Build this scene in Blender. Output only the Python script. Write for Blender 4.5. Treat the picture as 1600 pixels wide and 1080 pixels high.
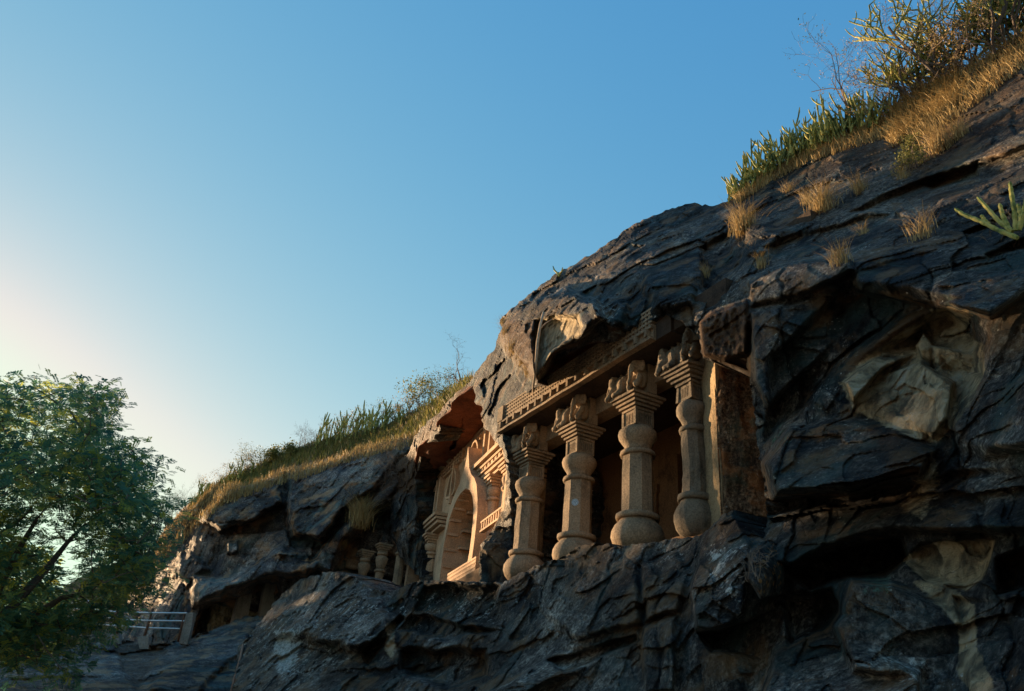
import bpy, bmesh, math, random, time
import numpy as np
from mathutils import Vector, Matrix
from mathutils.bvhtree import BVHTree
from mathutils.geometry import tessellate_polygon
T0 = time.time()
rad = math.radians
random.seed(7)
rs = np.random.RandomState(11)
for o in list(bpy.data.objects): bpy.data.objects.remove(o)
sc = bpy.context.scene
COL = sc.collection

# ------------------------------------------------------------------ camera
FPX = 1200.0
_U = np.array([200, 2250, -FPX]); _U /= np.linalg.norm(_U)
_yL = 540 + (FPX*FPX + 200*(66-800))/2250
_L = np.array([66-800, -(_yL-540), -FPX]); _L /= np.linalg.norm(_L)
WX = -_L; WZ = _U; WY = np.cross(WZ, WX)
RW = np.array([WX, WY, WZ])                       # camera -> world
CAM = np.array([0, 0, 1.6])
cd = bpy.data.cameras.new('camera'); cam = bpy.data.objects.new('camera', cd); COL.objects.link(cam)
cd.sensor_width = 36; cd.lens = 27.0; cd.clip_start = 0.1; cd.clip_end = 5000
m = Matrix([list(RW[0])+[0], list(RW[1])+[0], list(RW[2])+[1.6], [0, 0, 0, 1]])
cam.matrix_world = m
sc.camera = cam

# ------------------------------------------------------------------ sky and sun
SUN_B = rad(17.5)      # azimuth off -x towards -y
SUN_E = rad(7.0)
sdir = Vector((-math.cos(SUN_B)*math.cos(SUN_E), -math.sin(SUN_B)*math.cos(SUN_E), math.sin(SUN_E)))
w = bpy.data.worlds.new('World'); sc.world = w; w.use_nodes = True
nt = w.node_tree; nt.nodes.clear()
sky = nt.nodes.new('ShaderNodeTexSky'); sky.sky_type = 'NISHITA'; sky.sun_disc = False
sky.sun_elevation = SUN_E; sky.sun_rotation = math.atan2(sdir.x, sdir.y)
sky.air_density = 1.0; sky.dust_density = 0.3; sky.ozone_density = 2.0
sp = nt.nodes.new('ShaderNodeSeparateColor'); cb = nt.nodes.new('ShaderNodeCombineColor')
bg = nt.nodes.new('ShaderNodeBackground'); bg.inputs['Strength'].default_value = 0.088
ow = nt.nodes.new('ShaderNodeOutputWorld')
nt.links.new(sky.outputs[0], sp.inputs[0])
for i, (k, g) in enumerate(((.984, 1.27), (1.355, .66), (2.03, .22))):      # one tone curve per channel for the whole dome
    pw = nt.nodes.new('ShaderNodeMath'); pw.operation = 'POWER'; pw.inputs[1].default_value = g
    mu = nt.nodes.new('ShaderNodeMath'); mu.operation = 'MULTIPLY'; mu.inputs[1].default_value = k
    mn = nt.nodes.new('ShaderNodeMath'); mn.operation = 'SMOOTH_MIN'; mn.inputs[1].default_value = (3.1, 4.0, 4.0)[i]; mn.inputs[2].default_value = .6
    nt.links.new(sp.outputs[i], pw.inputs[0]); nt.links.new(pw.outputs[0], mu.inputs[0]); nt.links.new(mu.outputs[0], mn.inputs[0]); nt.links.new(mn.outputs[0], cb.inputs[i])
nt.links.new(cb.outputs[0], bg.inputs[0]); nt.links.new(bg.outputs[0], ow.inputs[0])
sl = bpy.data.lights.new('sun', 'SUN'); sl.energy = 4.8; sl.angle = rad(0.6); sl.color = (1.0, .66, .36)
so = bpy.data.objects.new('sun', sl); COL.objects.link(so)
so.rotation_euler = sdir.to_track_quat('Z', 'Y').to_euler(); so.location = (0, 0, 60)
sc.view_settings.view_transform = 'Standard'; sc.view_settings.look = 'None'
sc.view_settings.exposure = 1.67; sc.view_settings.gamma = 1.0; sc.view_settings.use_curve_mapping = False
sc.render.resolution_x = 1024; sc.render.resolution_y = 691

# ------------------------------------------------------------------ measuring helpers
def rays(px, py):
    px = np.asarray(px, float); py = np.asarray(py, float)
    c = np.stack([px-800, -(py-540), np.full_like(px, -FPX)], -1)
    d = c @ RW.T
    return d/np.linalg.norm(d, axis=-1, keepdims=True)
def onY(px, py, y):
    d = rays(px, py); y = np.asarray(y, float)
    return CAM + d*(y/d[..., 1])[..., None]
def onR(px, py, r):
    d = rays(px, py); r = np.asarray(r, float)
    return CAM + d*(r/np.hypot(d[..., 0], d[..., 1]))[..., None]
def V(p): return Vector((float(p[0]), float(p[1]), float(p[2])))

def link(o, parent=None):
    COL.objects.link(o)
    if parent is not None: o.parent = parent
    return o
def tag(o, label=None, cat=None, group=None, kind=None):
    if label: o['label'] = label
    if cat: o['category'] = cat
    if group: o['group'] = group
    if kind: o['kind'] = kind
    return o
def empty(name, loc, label=None, cat=None, group=None, rz=0):
    o = bpy.data.objects.new(name, None); o.location = V(loc); o.rotation_euler = (0, 0, rz)
    o.empty_display_size = .2
    COL.objects.link(o); bpy.context.view_layer.update()
    return tag(o, label, cat, group)
def mesh_np(name, verts, faces, mat=None, parent=None, smooth=False):
    me = bpy.data.meshes.new(name)
    me.from_pydata([tuple(v) for v in np.asarray(verts, float).tolist()], [], [tuple(f) for f in faces])
    if mat: me.materials.append(mat)
    if smooth: me.polygons.foreach_set('use_smooth', np.ones(len(me.polygons), bool))
    me.update()
    o = bpy.data.objects.new(name, me)
    return link(o, parent)
def fast_quads(name, verts, quads, mat, parent=None, smooth=True):
    verts = np.asarray(verts, np.float32); quads = np.asarray(quads, np.int32)
    me = bpy.data.meshes.new(name)
    k = quads.shape[1]
    me.vertices.add(len(verts)); me.vertices.foreach_set('co', verts.ravel())
    me.loops.add(quads.size); me.loops.foreach_set('vertex_index', quads.ravel())
    me.polygons.add(len(quads))
    me.polygons.foreach_set('loop_start', np.arange(0, quads.size, k, dtype=np.int32))
    me.polygons.foreach_set('loop_total', np.full(len(quads), k, np.int32))
    me.polygons.foreach_set('use_smooth', np.full(len(quads), smooth, bool))
    me.update(calc_edges=True); me.validate()
    if mat: me.materials.append(mat)
    o = bpy.data.objects.new(name, me)
    return link(o, parent)
def world_to_local(parent, bm):
    bm.transform(parent.matrix_world.inverted())
def obj(name, bm, mat, parent=None, smooth=False):
    """bmesh in world coordinates -> one object, parented with local coordinates"""
    if parent is not None: world_to_local(parent, bm)
    bmesh.ops.recalc_face_normals(bm, faces=bm.faces)
    me = bpy.data.meshes.new(name); bm.to_mesh(me); bm.free()
    if mat: me.materials.append(mat)
    if smooth: me.polygons.foreach_set('use_smooth', np.ones(len(me.polygons), bool))
    o = bpy.data.objects.new(name, me)
    return link(o, parent)

# ------------------------------------------------------------------ noise
def h3(ix, iy, iz, s=0):
    n = (ix.astype(np.int64)*73856093) ^ (iy.astype(np.int64)*19349663) ^ (iz.astype(np.int64)*83492791) ^ (s*2654435)
    n = (n ^ (n >> 13)) * 1274126177 & 0x7fffffff
    n = (n ^ (n >> 15)) * 2246822519 & 0x7fffffff
    n = n ^ (n >> 11)
    return (n & 0xfffff)/float(0xfffff)
def vnoise(P, s=0):
    I = np.floor(P).astype(np.int64); F = P-I; F = F*F*(3-2*F)
    r = 0
    for a in (0, 1):
        wa = F[:, 0] if a else 1-F[:, 0]
        for b in (0, 1):
            wb = F[:, 1] if b else 1-F[:, 1]
            for c in (0, 1):
                wc = F[:, 2] if c else 1-F[:, 2]
                r = r + wa*wb*wc*h3(I[:, 0]+a, I[:, 1]+b, I[:, 2]+c, s)
    return r*2-1
def fbm(P, o=4, s=0, g=.5):
    r = 0; a = 1.0; t = 0
    for i in range(o):
        r = r+a*vnoise(P*(2.03**i)+i*17.3, s+i); t += a; a *= g
    return r/t
def ridged(P, o=4, s=0):
    r = 0; a = 1.0; t = 0
    for i in range(o):
        r = r+a*(1-2*np.abs(vnoise(P*(2.03**i)+i*11.1, s+i))); t += a; a *= .5
    return r/t
def blocks(P2, s=0, tilt=.5):
    """2D voronoi with a random flat facet per cell; returns facet height and distance to the crack"""
    I = np.floor(P2).astype(np.int64)
    f1 = np.full(len(P2), 9.); f2 = np.full(len(P2), 9.); hh = np.zeros(len(P2))
    z = np.zeros(len(P2), np.int64)
    for a in (-1, 0, 1):
        for b in (-1, 0, 1):
            cx = I[:, 0]+a; cy = I[:, 1]+b
            qx = cx+.1+.8*h3(cx, cy, z, s+1); qy = cy+.1+.8*h3(cx, cy, z, s+2)
            dx = P2[:, 0]-qx; dy = P2[:, 1]-qy
            d = np.sqrt(dx*dx+dy*dy)
            v = (h3(cx, cy, z, s+3)*2-1) + tilt*(dx*(h3(cx, cy, z, s+4)*4-2) + dy*(h3(cx, cy, z, s+5)*4-2))
            n = d < f1
            f2 = np.where(n, f1, np.minimum(f2, d))
            hh = np.where(n, v, hh); f1 = np.where(n, d, f1)
    return hh, f2-f1
def rbf(pts, vals, px, py):
    pts = np.asarray(pts, float)/400.; n = len(pts)
    def k(d2): return np.where(d2 > 1e-12, d2*np.log(d2+1e-12), 0)
    d2 = ((pts[:, None]-pts[None])**2).sum(-1)
    A = np.zeros((n+3, n+3)); A[:n, :n] = k(d2)+np.eye(n)*.01; A[:n, n] = 1; A[:n, n+1:] = pts; A[n, :n] = 1; A[n+1:, :n] = pts.T
    sol = np.linalg.solve(A, np.concatenate([vals, [0, 0, 0]]))
    q = np.stack([px, py], -1)/400.
    out = np.zeros(len(q))
    for i in range(0, len(q), 40000):
        qq = q[i:i+40000]; dd = ((qq[:, None]-pts[None])**2).sum(-1)
        out[i:i+40000] = k(dd)@sol[:n]+sol[n]+qq@sol[n+1:]
    return out
def inside(poly, px, py):
    r = np.zeros(len(px), bool); n = len(poly)
    for i in range(n):
        x0, y0 = poly[i]; x1, y1 = poly[(i+1) % n]
        if y0 == y1: continue
        c = ((y0 > py) != (y1 > py)) & (px < (x1-x0)*(py-y0)/(y1-y0)+x0)
        r ^= c
    return r
def nearest(poly, px, py):
    best = np.full(len(px), 1e18); bx = px.copy(); by = py.copy(); n = len(poly)
    for i in range(n):
        x0, y0 = poly[i]; x1, y1 = poly[(i+1) % n]
        dx, dy = x1-x0, y1-y0; l = dx*dx+dy*dy+1e-9
        t = np.clip(((px-x0)*dx+(py-y0)*dy)/l, 0, 1)
        qx = x0+t*dx; qy = y0+t*dy; d = (px-qx)**2+(py-qy)**2
        n_ = d < best
        best = np.where(n_, d, best); bx = np.where(n_, qx, bx); by = np.where(n_, qy, by)
    return np.sqrt(best), bx, by
def sdist(poly, px, py):
    d, _, _ = nearest(poly, px, py)
    return np.where(inside(poly, px, py), d, -d)
def rough(poly, amp=2.5, seg=6, closed=True, seed=1):
    """break straight outline segments into an uneven rock edge"""
    r = np.random.RandomState(seed); out = []
    n = len(poly)
    for i in range(n if closed else n-1):
        a = np.array(poly[i], float); b = np.array(poly[(i+1) % n], float); L = np.linalg.norm(b-a)
        k = max(1, int(L/seg)); nrm = np.array([-(b-a)[1], (b-a)[0]])/(L+1e-6)
        for j in range(k):
            t = j/k; off = 0 if j == 0 else r.uniform(-1, 1)*min(amp, L*.12)
            out.append(tuple(a+(b-a)*t+nrm*off))
    return out
def sstep(x, a, b):
    t = np.clip((x-a)/(b-a), 0, 1); return t*t*(3-2*t)

# ------------------------------------------------------------------ materials
def new_mat(name):
    m = bpy.data.materials.new(name); m.use_nodes = True
    t = m.node_tree; b = t.nodes['Principled BSDF']
    return m, t, b
class NB:
    def __init__(s, t): s.t = t
    def n(s, ty, **k):
        x = s.t.nodes.new(ty)
        for a, v in k.items(): setattr(x, a, v)
        return x
    def l(s, a, b): s.t.links.new(a, b)
    def pos(s):
        return s.n('ShaderNodeNewGeometry').outputs['Position']
    def noise(s, scale, detail=6, rough=.6, vec=None, dist=0, stretch=None):
        x = s.n('ShaderNodeTexNoise'); x.inputs['Scale'].default_value = scale; x.inputs['Detail'].default_value = detail
        x.inputs['Roughness'].default_value = rough; x.inputs['Distortion'].default_value = dist
        v = vec or s.pos()
        if stretch:
            mp = s.n('ShaderNodeMapping'); mp.inputs['Scale'].default_value = stretch; s.l(v, mp.inputs[0]); v = mp.outputs[0]
        s.l(v, x.inputs['Vector']); return x.outputs['Fac']
    def ramp(s, fac, stops):
        x = s.n('ShaderNodeValToRGB'); e = x.color_ramp.elements
        while len(e) < len(stops): e.new(.5)
        for i, (p, c) in enumerate(stops):
            e[i].position = p; e[i].color = (c if len(c) == 4 else (*c, 1)) if hasattr(c, '__len__') else (c, c, c, 1)
        s.l(fac, x.inputs[0]); return x.outputs[0]
    def mix(s, f, a, b, mode='MIX'):
        x = s.n('ShaderNodeMix'); x.data_type = 'RGBA'; x.blend_type = mode
        for k, v in ((0, f), (6, a), (7, b)):
            if isinstance(v, (int, float)): x.inputs[k].default_value = v
            elif isinstance(v, tuple): x.inputs[k].default_value = (*v, 1) if len(v) == 3 else v
            else: s.l(v, x.inputs[k])
        return x.outputs[2]
    def math(s, op, a, b=0.0, clamp=False):
        x = s.n('ShaderNodeMath', operation=op); x.use_clamp = clamp
        for k, v in ((0, a), (1, b)):
            if isinstance(v, (int, float)): x.inputs[k].default_value = v
            else: s.l(v, x.inputs[k])
        return x.outputs[0]
    def bump(s, h, dist, strength=1.0, prev=None):
        x = s.n('ShaderNodeBump'); x.inputs['Distance'].default_value = dist; x.inputs['Strength'].default_value = strength
        s.l(h, x.inputs['Height'])
        if prev: s.l(prev, x.inputs['Normal'])
        return x.outputs[0]

def rock_material(name, dark, mid, light, pale=(.54, .43, .27), bumpd=.08, scale=1.0, gloss=.62, varn=True):
    m, t, b = new_mat(name); N = NB(t)
    at = N.n('ShaderNodeAttribute', attribute_name='mask'); sep = N.n('ShaderNodeSeparateColor'); N.l(at.outputs['Color'], sep.inputs[0])
    at2 = N.n('ShaderNodeAttribute', attribute_name='mask2'); sep2 = N.n('ShaderNodeSeparateColor'); N.l(at2.outputs['Color'], sep2.inputs[0])
    big = N.noise(.55*scale, 6, .68, dist=.8)
    fine = N.noise(9*scale, 8, .78)
    streak = N.noise(1.0*scale, 6, .65, stretch=(2.6, 2.6, .3), dist=.3)
    mixf = N.math('ADD', N.math('MULTIPLY', big, .55), N.math('MULTIPLY', fine, .45))
    c = N.ramp(mixf, [(.42, dark), (.5, mid), (.575, light), (.64, tuple(x*1.7 for x in light))])
    va = N.n('ShaderNodeAttribute', attribute_name='varnish_and_fill'); c = N.mix(1.0, c, N.ramp(va.outputs['Fac'], [(.12, .30), (.5, .85), (.88, 1.6)]), 'MULTIPLY') if varn else c
    gr = N.noise(17, 5, .75); c = N.mix(1.0, c, N.ramp(gr, [(.40, .35), (.5, .95), (.60, 1.8)]), 'MULTIPLY')
    # water streaks and blue-black varnish
    c = N.mix(N.ramp(streak, [(.5, 0.0), (.6, .7)]), c, (dark[0]*.6, dark[1]*.7, dark[2]*.9))
    tl = N.noise(.8*scale, 4, .6, dist=.7, stretch=(1.3, .9, 1.1)); c = N.mix(N.ramp(tl, [(.52, 0.0), (.68, .6)]), c, (mid[0]*.7, mid[1]*1.35, mid[2]*1.45))
    # slight brown patches everywhere
    br = N.noise(1.3*scale, 5, .6, dist=.4)
    c = N.mix(N.ramp(br, [(.52, 0.0), (.64, .55)]), c, (mid[0]*3.2, mid[1]*2.0, mid[2]*1.05))
    # brown mask
    bn = N.noise(5, 6, .75)
    brown = N.ramp(bn, [(.38, (.03, .016, .009)), (.52, (.10, .052, .026)), (.64, (.19, .11, .055))])
    c = N.mix(sep.outputs['Blue'], c, brown)
    br0 = N.noise(3.0, 7, .75, dist=.5)
    # pale freshly broken stone
    pn = N.math('ADD', N.math('MULTIPLY', N.noise(2.2, 7, .65, dist=.5, stretch=(1.5, 1.5, .8)), .5), N.math('MULTIPLY', N.noise(1.6, 6, .65, stretch=(2.6, 2.6, .22)), .5))
    pc = N.ramp(pn, [(.41, (pale[0]*.22, pale[1]*.24, pale[2]*.28)), (.48, (pale[0]*.6, pale[1]*.6, pale[2]*.6)), (.54, pale), (.62, (.55, .49, .38))])
    pm = N.math('ADD', sep.outputs['Red'], N.math('MULTIPLY', N.math('SUBTRACT', N.math('ADD', N.math('MULTIPLY', fine, .5), N.math('MULTIPLY', br0, .5)), .5), 1.5))
    pm = N.math('MULTIPLY', N.ramp(pm, [(.42, 0.0), (.6, 1.0)]), N.ramp(sep.outputs['Red'], [(0.0, 0.0), (.08, 1.0)]))
    c = N.mix(pm, c, pc)
    # red painted / iron stained soffit
    c = N.mix(sep2.outputs['Red'], c, N.ramp(N.noise(1.8, 6, .6), [(.35, (.10, .028, .012)), (.65, (.24, .075, .03))]))
    # lichen: crisp pale spots, more where the mask says
    l1 = N.noise(2.4, 9, .78, dist=.4); l2 = N.noise(14, 3, .6)
    vo = N.n('ShaderNodeTexVoronoi'); vo.inputs['Scale'].default_value = 9; N.l(N.pos(), vo.inputs['Vector'])
    l3 = N.noise(11, 7, .8)
    lf = N.math('ADD', N.math('MULTIPLY', l1, .55), N.math('MULTIPLY', l3, .45))
    thr = N.math('SUBTRACT', .592, N.math('MULTIPLY', sep.outputs['Green'], .088))
    lm = N.math('MULTIPLY', N.math('SUBTRACT', lf, thr), 22, True)
    sp = N.math('MULTIPLY', N.math('LESS_THAN', N.math('ADD', vo.outputs['Distance'], N.math('MULTIPLY', l3, .55)), N.math('MULTIPLY', N.math('ADD', 1.7, sep.outputs['Green']), .2)),
                N.ramp(N.noise(.9, 3, .5), [(.5, 0.0), (.6, 1.0)]))
    lm = N.math('MAXIMUM', lm, N.math('MULTIPLY', sp, .8))
    lc = N.mix(N.ramp(l2, [(.50, 0.0), (.60, .9)]), (.80, .83, .80), (.22, .30, .26))
    lc = N.mix(sep2.outputs['Green'], lc, (.10, .20, .15))
    c = N.mix(N.math('MULTIPLY', lm, .8), c, lc)
    # orange lichen
    vo2 = N.n('ShaderNodeTexVoronoi'); vo2.inputs['Scale'].default_value = 11; vo2.inputs['Randomness'].default_value = 1.0; N.l(N.pos(), vo2.inputs['Vector'])
    om = N.math('MULTIPLY', N.math('LESS_THAN', N.math('ADD', vo2.outputs['Distance'], N.math('MULTIPLY', N.noise(6, 6, .8), .9)), .74), sep2.outputs['Blue'])
    c = N.mix(om, c, (.36, .20, .08))
    N.l(c, b.inputs['Base Color'])
    N.l(N.ramp(N.noise(3, 4, .6), [(.35, gloss-.12), (.65, gloss+.22)]), b.inputs['Roughness'])
    b.inputs['Specular IOR Level'].default_value = .14
    h = N.math('ADD', N.math('MULTIPLY', N.noise(3.0*scale, 10, .72, dist=.3), 1.0), N.math('MULTIPLY', N.noise(24*scale, 5, .7), .25))
    n1 = N.bump(h, bumpd*3.4)
    cr = N.n('ShaderNodeTexVoronoi', feature='DISTANCE_TO_EDGE'); cr.inputs['Scale'].default_value = 1.6*scale
    wn = N.n('ShaderNodeTexNoise'); wn.inputs['Scale'].default_value = 1.5*scale; wn.inputs['Detail'].default_value = 5; N.l(N.pos(), wn.inputs['Vector'])
    mx = N.n('ShaderNodeVectorMath', operation='MULTIPLY_ADD'); N.l(wn.outputs['Color'], mx.inputs[0]); mx.inputs[1].default_value = (.9, .9, .9); N.l(N.pos(), mx.inputs[2])
    N.l(mx.outputs[0], cr.inputs['Vector'])
    n2 = N.bump(N.ramp(cr.outputs['Distance'], [(0, 0.0), (.02, 1.0)]), bumpd*.35, prev=n1)
    N.l(n2, b.inputs['Normal'])
    return m

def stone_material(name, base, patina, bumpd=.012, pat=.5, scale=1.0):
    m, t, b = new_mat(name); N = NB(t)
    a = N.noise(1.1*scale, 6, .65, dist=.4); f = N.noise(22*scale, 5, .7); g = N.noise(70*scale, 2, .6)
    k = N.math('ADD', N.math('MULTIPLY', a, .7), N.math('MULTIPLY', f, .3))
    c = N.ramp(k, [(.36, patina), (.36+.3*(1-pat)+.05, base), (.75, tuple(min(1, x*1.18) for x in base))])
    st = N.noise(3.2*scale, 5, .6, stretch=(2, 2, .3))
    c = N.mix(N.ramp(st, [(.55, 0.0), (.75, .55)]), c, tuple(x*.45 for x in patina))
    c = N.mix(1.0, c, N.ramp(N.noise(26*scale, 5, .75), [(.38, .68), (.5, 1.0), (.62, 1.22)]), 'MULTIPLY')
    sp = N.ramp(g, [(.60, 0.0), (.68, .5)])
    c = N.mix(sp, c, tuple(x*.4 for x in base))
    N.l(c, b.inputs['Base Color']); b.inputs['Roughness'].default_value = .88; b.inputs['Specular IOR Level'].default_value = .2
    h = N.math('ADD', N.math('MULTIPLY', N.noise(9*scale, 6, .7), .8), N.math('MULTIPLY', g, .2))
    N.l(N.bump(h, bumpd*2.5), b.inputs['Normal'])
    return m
def plain(name, col, rough=.8, metal=0, var=.25, scale=12, bumpd=0.0):
    m, t, b = new_mat(name); N = NB(t)
    f = N.noise(scale, 5, .65)
    N.l(N.ramp(f, [(.3, tuple(x*(1-var) for x in col)), (.7, tuple(min(1, x*(1+var)) for x in col))]), b.inputs['Base Color'])
    b.inputs['Roughness'].default_value = rough; b.inputs['Metallic'].default_value = metal
    if bumpd: N.l(N.bump(f, bumpd), b.inputs['Normal'])
    return m
def leafy(name, cols, trans=.35, scale=1.2, tone=True):
    m, t, b = new_mat(name); N = NB(t)
    oi = N.n('ShaderNodeAttribute', attribute_name='tone')
    f = N.math('ADD', N.math('MULTIPLY', N.noise(scale, 3, .6), .5), N.math('MULTIPLY', oi.outputs['Fac'], .5)) if tone else N.ramp(N.noise(scale, 5, .7), [(.36, 0.0), (.64, 1.0)])
    c = N.ramp(f, [(.2+.6*i/(len(cols)-1), k) for i, k in enumerate(cols)])
    N.l(c, b.inputs['Base Color']); b.inputs['Roughness'].default_value = .6; b.inputs['Specular IOR Level'].default_value = .2
    tr = N.n('ShaderNodeBsdfTranslucent'); N.l(c, tr.inputs[0])
    ms = N.n('ShaderNodeMixShader'); ms.inputs[0].default_value = trans
    out = t.nodes['Material Output']
    N.l(b.outputs[0], ms.inputs[1]); N.l(tr.outputs[0], ms.inputs[2]); N.l(ms.outputs[0], out.inputs[0])
    return m
M = dict(
    basalt=rock_material('black_basalt', (.016, .017, .019), (.080, .078, .074), (.225, .212, .185)),
    basalt_far=rock_material('grey_basalt', (.06, .058, .06), (.18, .16, .145), (.32, .28, .24), scale=.6, bumpd=.09, gloss=.75),
    slope=rock_material('slope_basalt', (.07, .07, .072), (.16, .152, .145), (.28, .26, .23), scale=.8, bumpd=.07, gloss=.7),
    pillar=stone_material('weathered_tan_stone', (.285, .205, .13), (.095, .078, .056), pat=.6),
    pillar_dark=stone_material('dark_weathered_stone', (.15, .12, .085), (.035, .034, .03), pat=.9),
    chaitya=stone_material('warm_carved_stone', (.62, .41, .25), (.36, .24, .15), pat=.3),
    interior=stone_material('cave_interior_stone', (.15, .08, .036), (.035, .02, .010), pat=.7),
    shade_dark=stone_material('shade_darkened_cave_stone', (.05, .035, .025), (.012, .009, .008), pat=.8),  # near-black stone: shade of the cave interiors put into the colour
    soffit=stone_material('red_stained_stone', (.27, .095, .045), (.11, .04, .022), pat=.55, scale=.9, bumpd=.03),
    earth=plain('dry_earth', (.25, .18, .11), .95, var=.4, scale=3, bumpd=.05),
    drygrass=leafy('dry_grass', [(.16, .10, .04), (.36, .25, .10), (.50, .38, .18)], .25),
    greengrass=leafy('green_grass', [(.05, .07, .02), (.15, .16, .045), (.32, .28, .09)], .35),
    leaf=leafy('tree_leaf', [(.04, .14, .12), (.10, .24, .14), (.42, .44, .06)], .62, .5),
    cactus=leafy('euphorbia_green', [(.12, .16, .05), (.30, .32, .09), (.52, .47, .15)], .25, 4, False),
    bark=plain('bark', (.075, .06, .05), .9, var=.4),
    twig=plain('dry_twig', (.17, .13, .10), .9, var=.4),
    steel=plain('galvanised_pipe', (.55, .56, .57), .35, .6, var=.15),
    rust=plain('rusty_steel', (.12, .055, .03), .85, .2, var=.45, scale=20),
    concrete=plain('weathered_concrete', (.26, .24, .21), .9, var=.3, bumpd=.01),
    blue=plain('blue_white_paint', (.42, .52, .58), .6, var=.15, scale=40),
    ink=plain('dark_blue_paint', (.03, .05, .09), .6, var=.2),
)

# ------------------------------------------------------------------ rock relief sheets
RELIEFS = []
def relief(name, poly, step, ctrl, mode, feats, disp, mat, masks, ext=(0, 2.0, 0), amp=2.5, seed=1, label=None, holes=()):
    poly = rough(poly, amp, 5, seed=seed)
    holes = [rough(h, amp*.7, 5, seed=seed+5) for h in holes]
    P = np.array(poly); x0, y0 = P.min(0)-step; x1, y1 = P.max(0)+step
    nx = int((x1-x0)/step)+1; ny = int((y1-y0)/step)+1
    gx, gy = np.meshgrid(x0+np.arange(nx)*step, y0+np.arange(ny)*step)
    gx = gx.ravel(); gy = gy.ravel()
    def ins(a, b):
        r = inside(poly, a, b)
        for h in holes: r &= ~inside(h, a, b)
        return r
    I, J = np.meshgrid(np.arange(ny-1), np.arange(nx-1), indexing='ij')
    q = np.stack([I*nx+J, (I+1)*nx+J, (I+1)*nx+J+1, I*nx+J+1], -1).reshape(-1, 4)
    cx = gx[q].mean(1); cy = gy[q].mean(1)
    q = q[ins(cx, cy)]
    used = np.unique(q); remap = -np.ones(nx*ny, np.int64); remap[used] = np.arange(len(used))
    q = remap[q]; px = gx[used]; py = gy[used]
    e = np.concatenate([q[:, [0, 1]], q[:, [1, 2]], q[:, [2, 3]], q[:, [3, 0]]])
    key = np.sort(e, 1); kk = key[:, 0]*len(px)+key[:, 1]
    u, idx, cnt = np.unique(kk, return_index=True, return_counts=True)
    be = e[idx[cnt == 1]]; bv = np.unique(be)
    bd, bx, by = nearest(poly, px[bv], py[bv])
    for h in holes:
        hd, hx, hy = nearest(h, px[bv], py[bv]); n_ = hd < bd
        bd = np.where(n_, hd, bd); bx = np.where(n_, hx, bx); by = np.where(n_, hy, by)
    px[bv] = bx; py[bv] = by
    cp = [(c[0], c[1]) for c in ctrl]; cv = np.array([c[2] for c in ctrl], float)
    dep = rbf(cp, cv, px, py)
    # warp lookup so authored facets get uneven edges
    base = onY(px, py, dep) if mode == 'y' else onR(px, py, dep)
    wx = fbm(base*1.1, 4, 31)*9; wy = fbm(base*1.1+50, 4, 37)*9
    qx = px+wx; qy = py+wy
    for ft in feats:
        pl, dv, soft = ft[0], ft[1], ft[2]
        tx, ty = (ft[3] if len(ft) > 3 else (0, 0))
        c = np.mean(pl, 0)
        bb = np.array(pl); sel = (qx > bb[:, 0].min()-soft) & (qx < bb[:, 0].max()+soft) & (qy > bb[:, 1].min()-soft) & (qy < bb[:, 1].max()+soft)
        k = np.where(sel)[0]
        if len(k) == 0: continue
        w_ = sstep(sdist(pl, qx[k], qy[k]), -soft*.3, soft)
        dep[k] += w_*(dv+tx*(qx[k]-c[0])/100+ty*(qy[k]-c[1])/100)
    P0 = onY(px, py, dep) if mode == 'y' else onR(px, py, dep)
    d = disp(P0, px, py)
    tc = CAM-P0; tc = tc/np.linalg.norm(tc, axis=1, keepdims=True)       # relief pushes out of the face, towards the open side
    P1 = P0+tc*(d*1.15)[:, None]+fbm(P0*2.1, 3, 91)[:, None]*np.array([.02, 0, .03])
    # extrude the rim backwards so the sheet is a solid ledge
    newid = {int(v): i+len(P1) for i, v in enumerate(bv)}
    nb = len(bv); ring = P1[bv]+np.array(ext)
    mid = P1[bv]+np.array(ext)*.35+fbm(P1[bv]*2, 3, 5)[:, None]*np.array([0, .1, .15])
    V_ = np.concatenate([P1, mid, ring])
    mp = -np.ones(len(P1), np.int64); mp[bv] = np.arange(nb)+len(P1)
    a, b_ = be[:, 0], be[:, 1]
    s1 = np.stack([b_, a, mp[a], mp[b_]], -1); s2 = np.stack([mp[b_], mp[a], mp[a]+nb, mp[b_]+nb], -1)
    Q = np.concatenate([q, s1, s2])
    o = fast_quads(name, V_, Q, mat)
    # masks (true surface differences: pale breaks, lichen, brown weathering, red stain)
    col = np.zeros((len(P1), 4)); col2 = np.zeros((len(P1), 4)); col[:, 3] = 1; col2[:, 3] = 1
    for ch, pl, v, soft in masks:
        w_ = sstep(sdist(pl, qx, qy), -soft, soft)*v
        A, c = (col, 'plb'.index(ch)) if ch in 'plb' else (col2, 'rgo'.index(ch))
        A[:, c] = np.maximum(A[:, c], w_)
    me = o.data
    tn = getattr(disp, 'tone', None); tn = np.full(len(P1), .5) if tn is None else tn
    at = me.attributes.new('varnish_and_fill', 'FLOAT', 'POINT'); at.data.foreach_set('value', np.concatenate([tn, tn[bv], tn[bv]]).astype(np.float32))
    for nme, A in (('mask', col), ('mask2', col2)):
        A = np.concatenate([A, A[bv], A[bv]])
        at = me.attributes.new(nme, 'FLOAT_COLOR', 'POINT'); at.data.foreach_set('color', A.astype(np.float32).ravel())
    tag(o, label, None, None, 'structure')
    RELIEFS.append((o, V_, Q))
    print(name, len(Q), round(time.time()-T0, 1))
    return o

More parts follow.
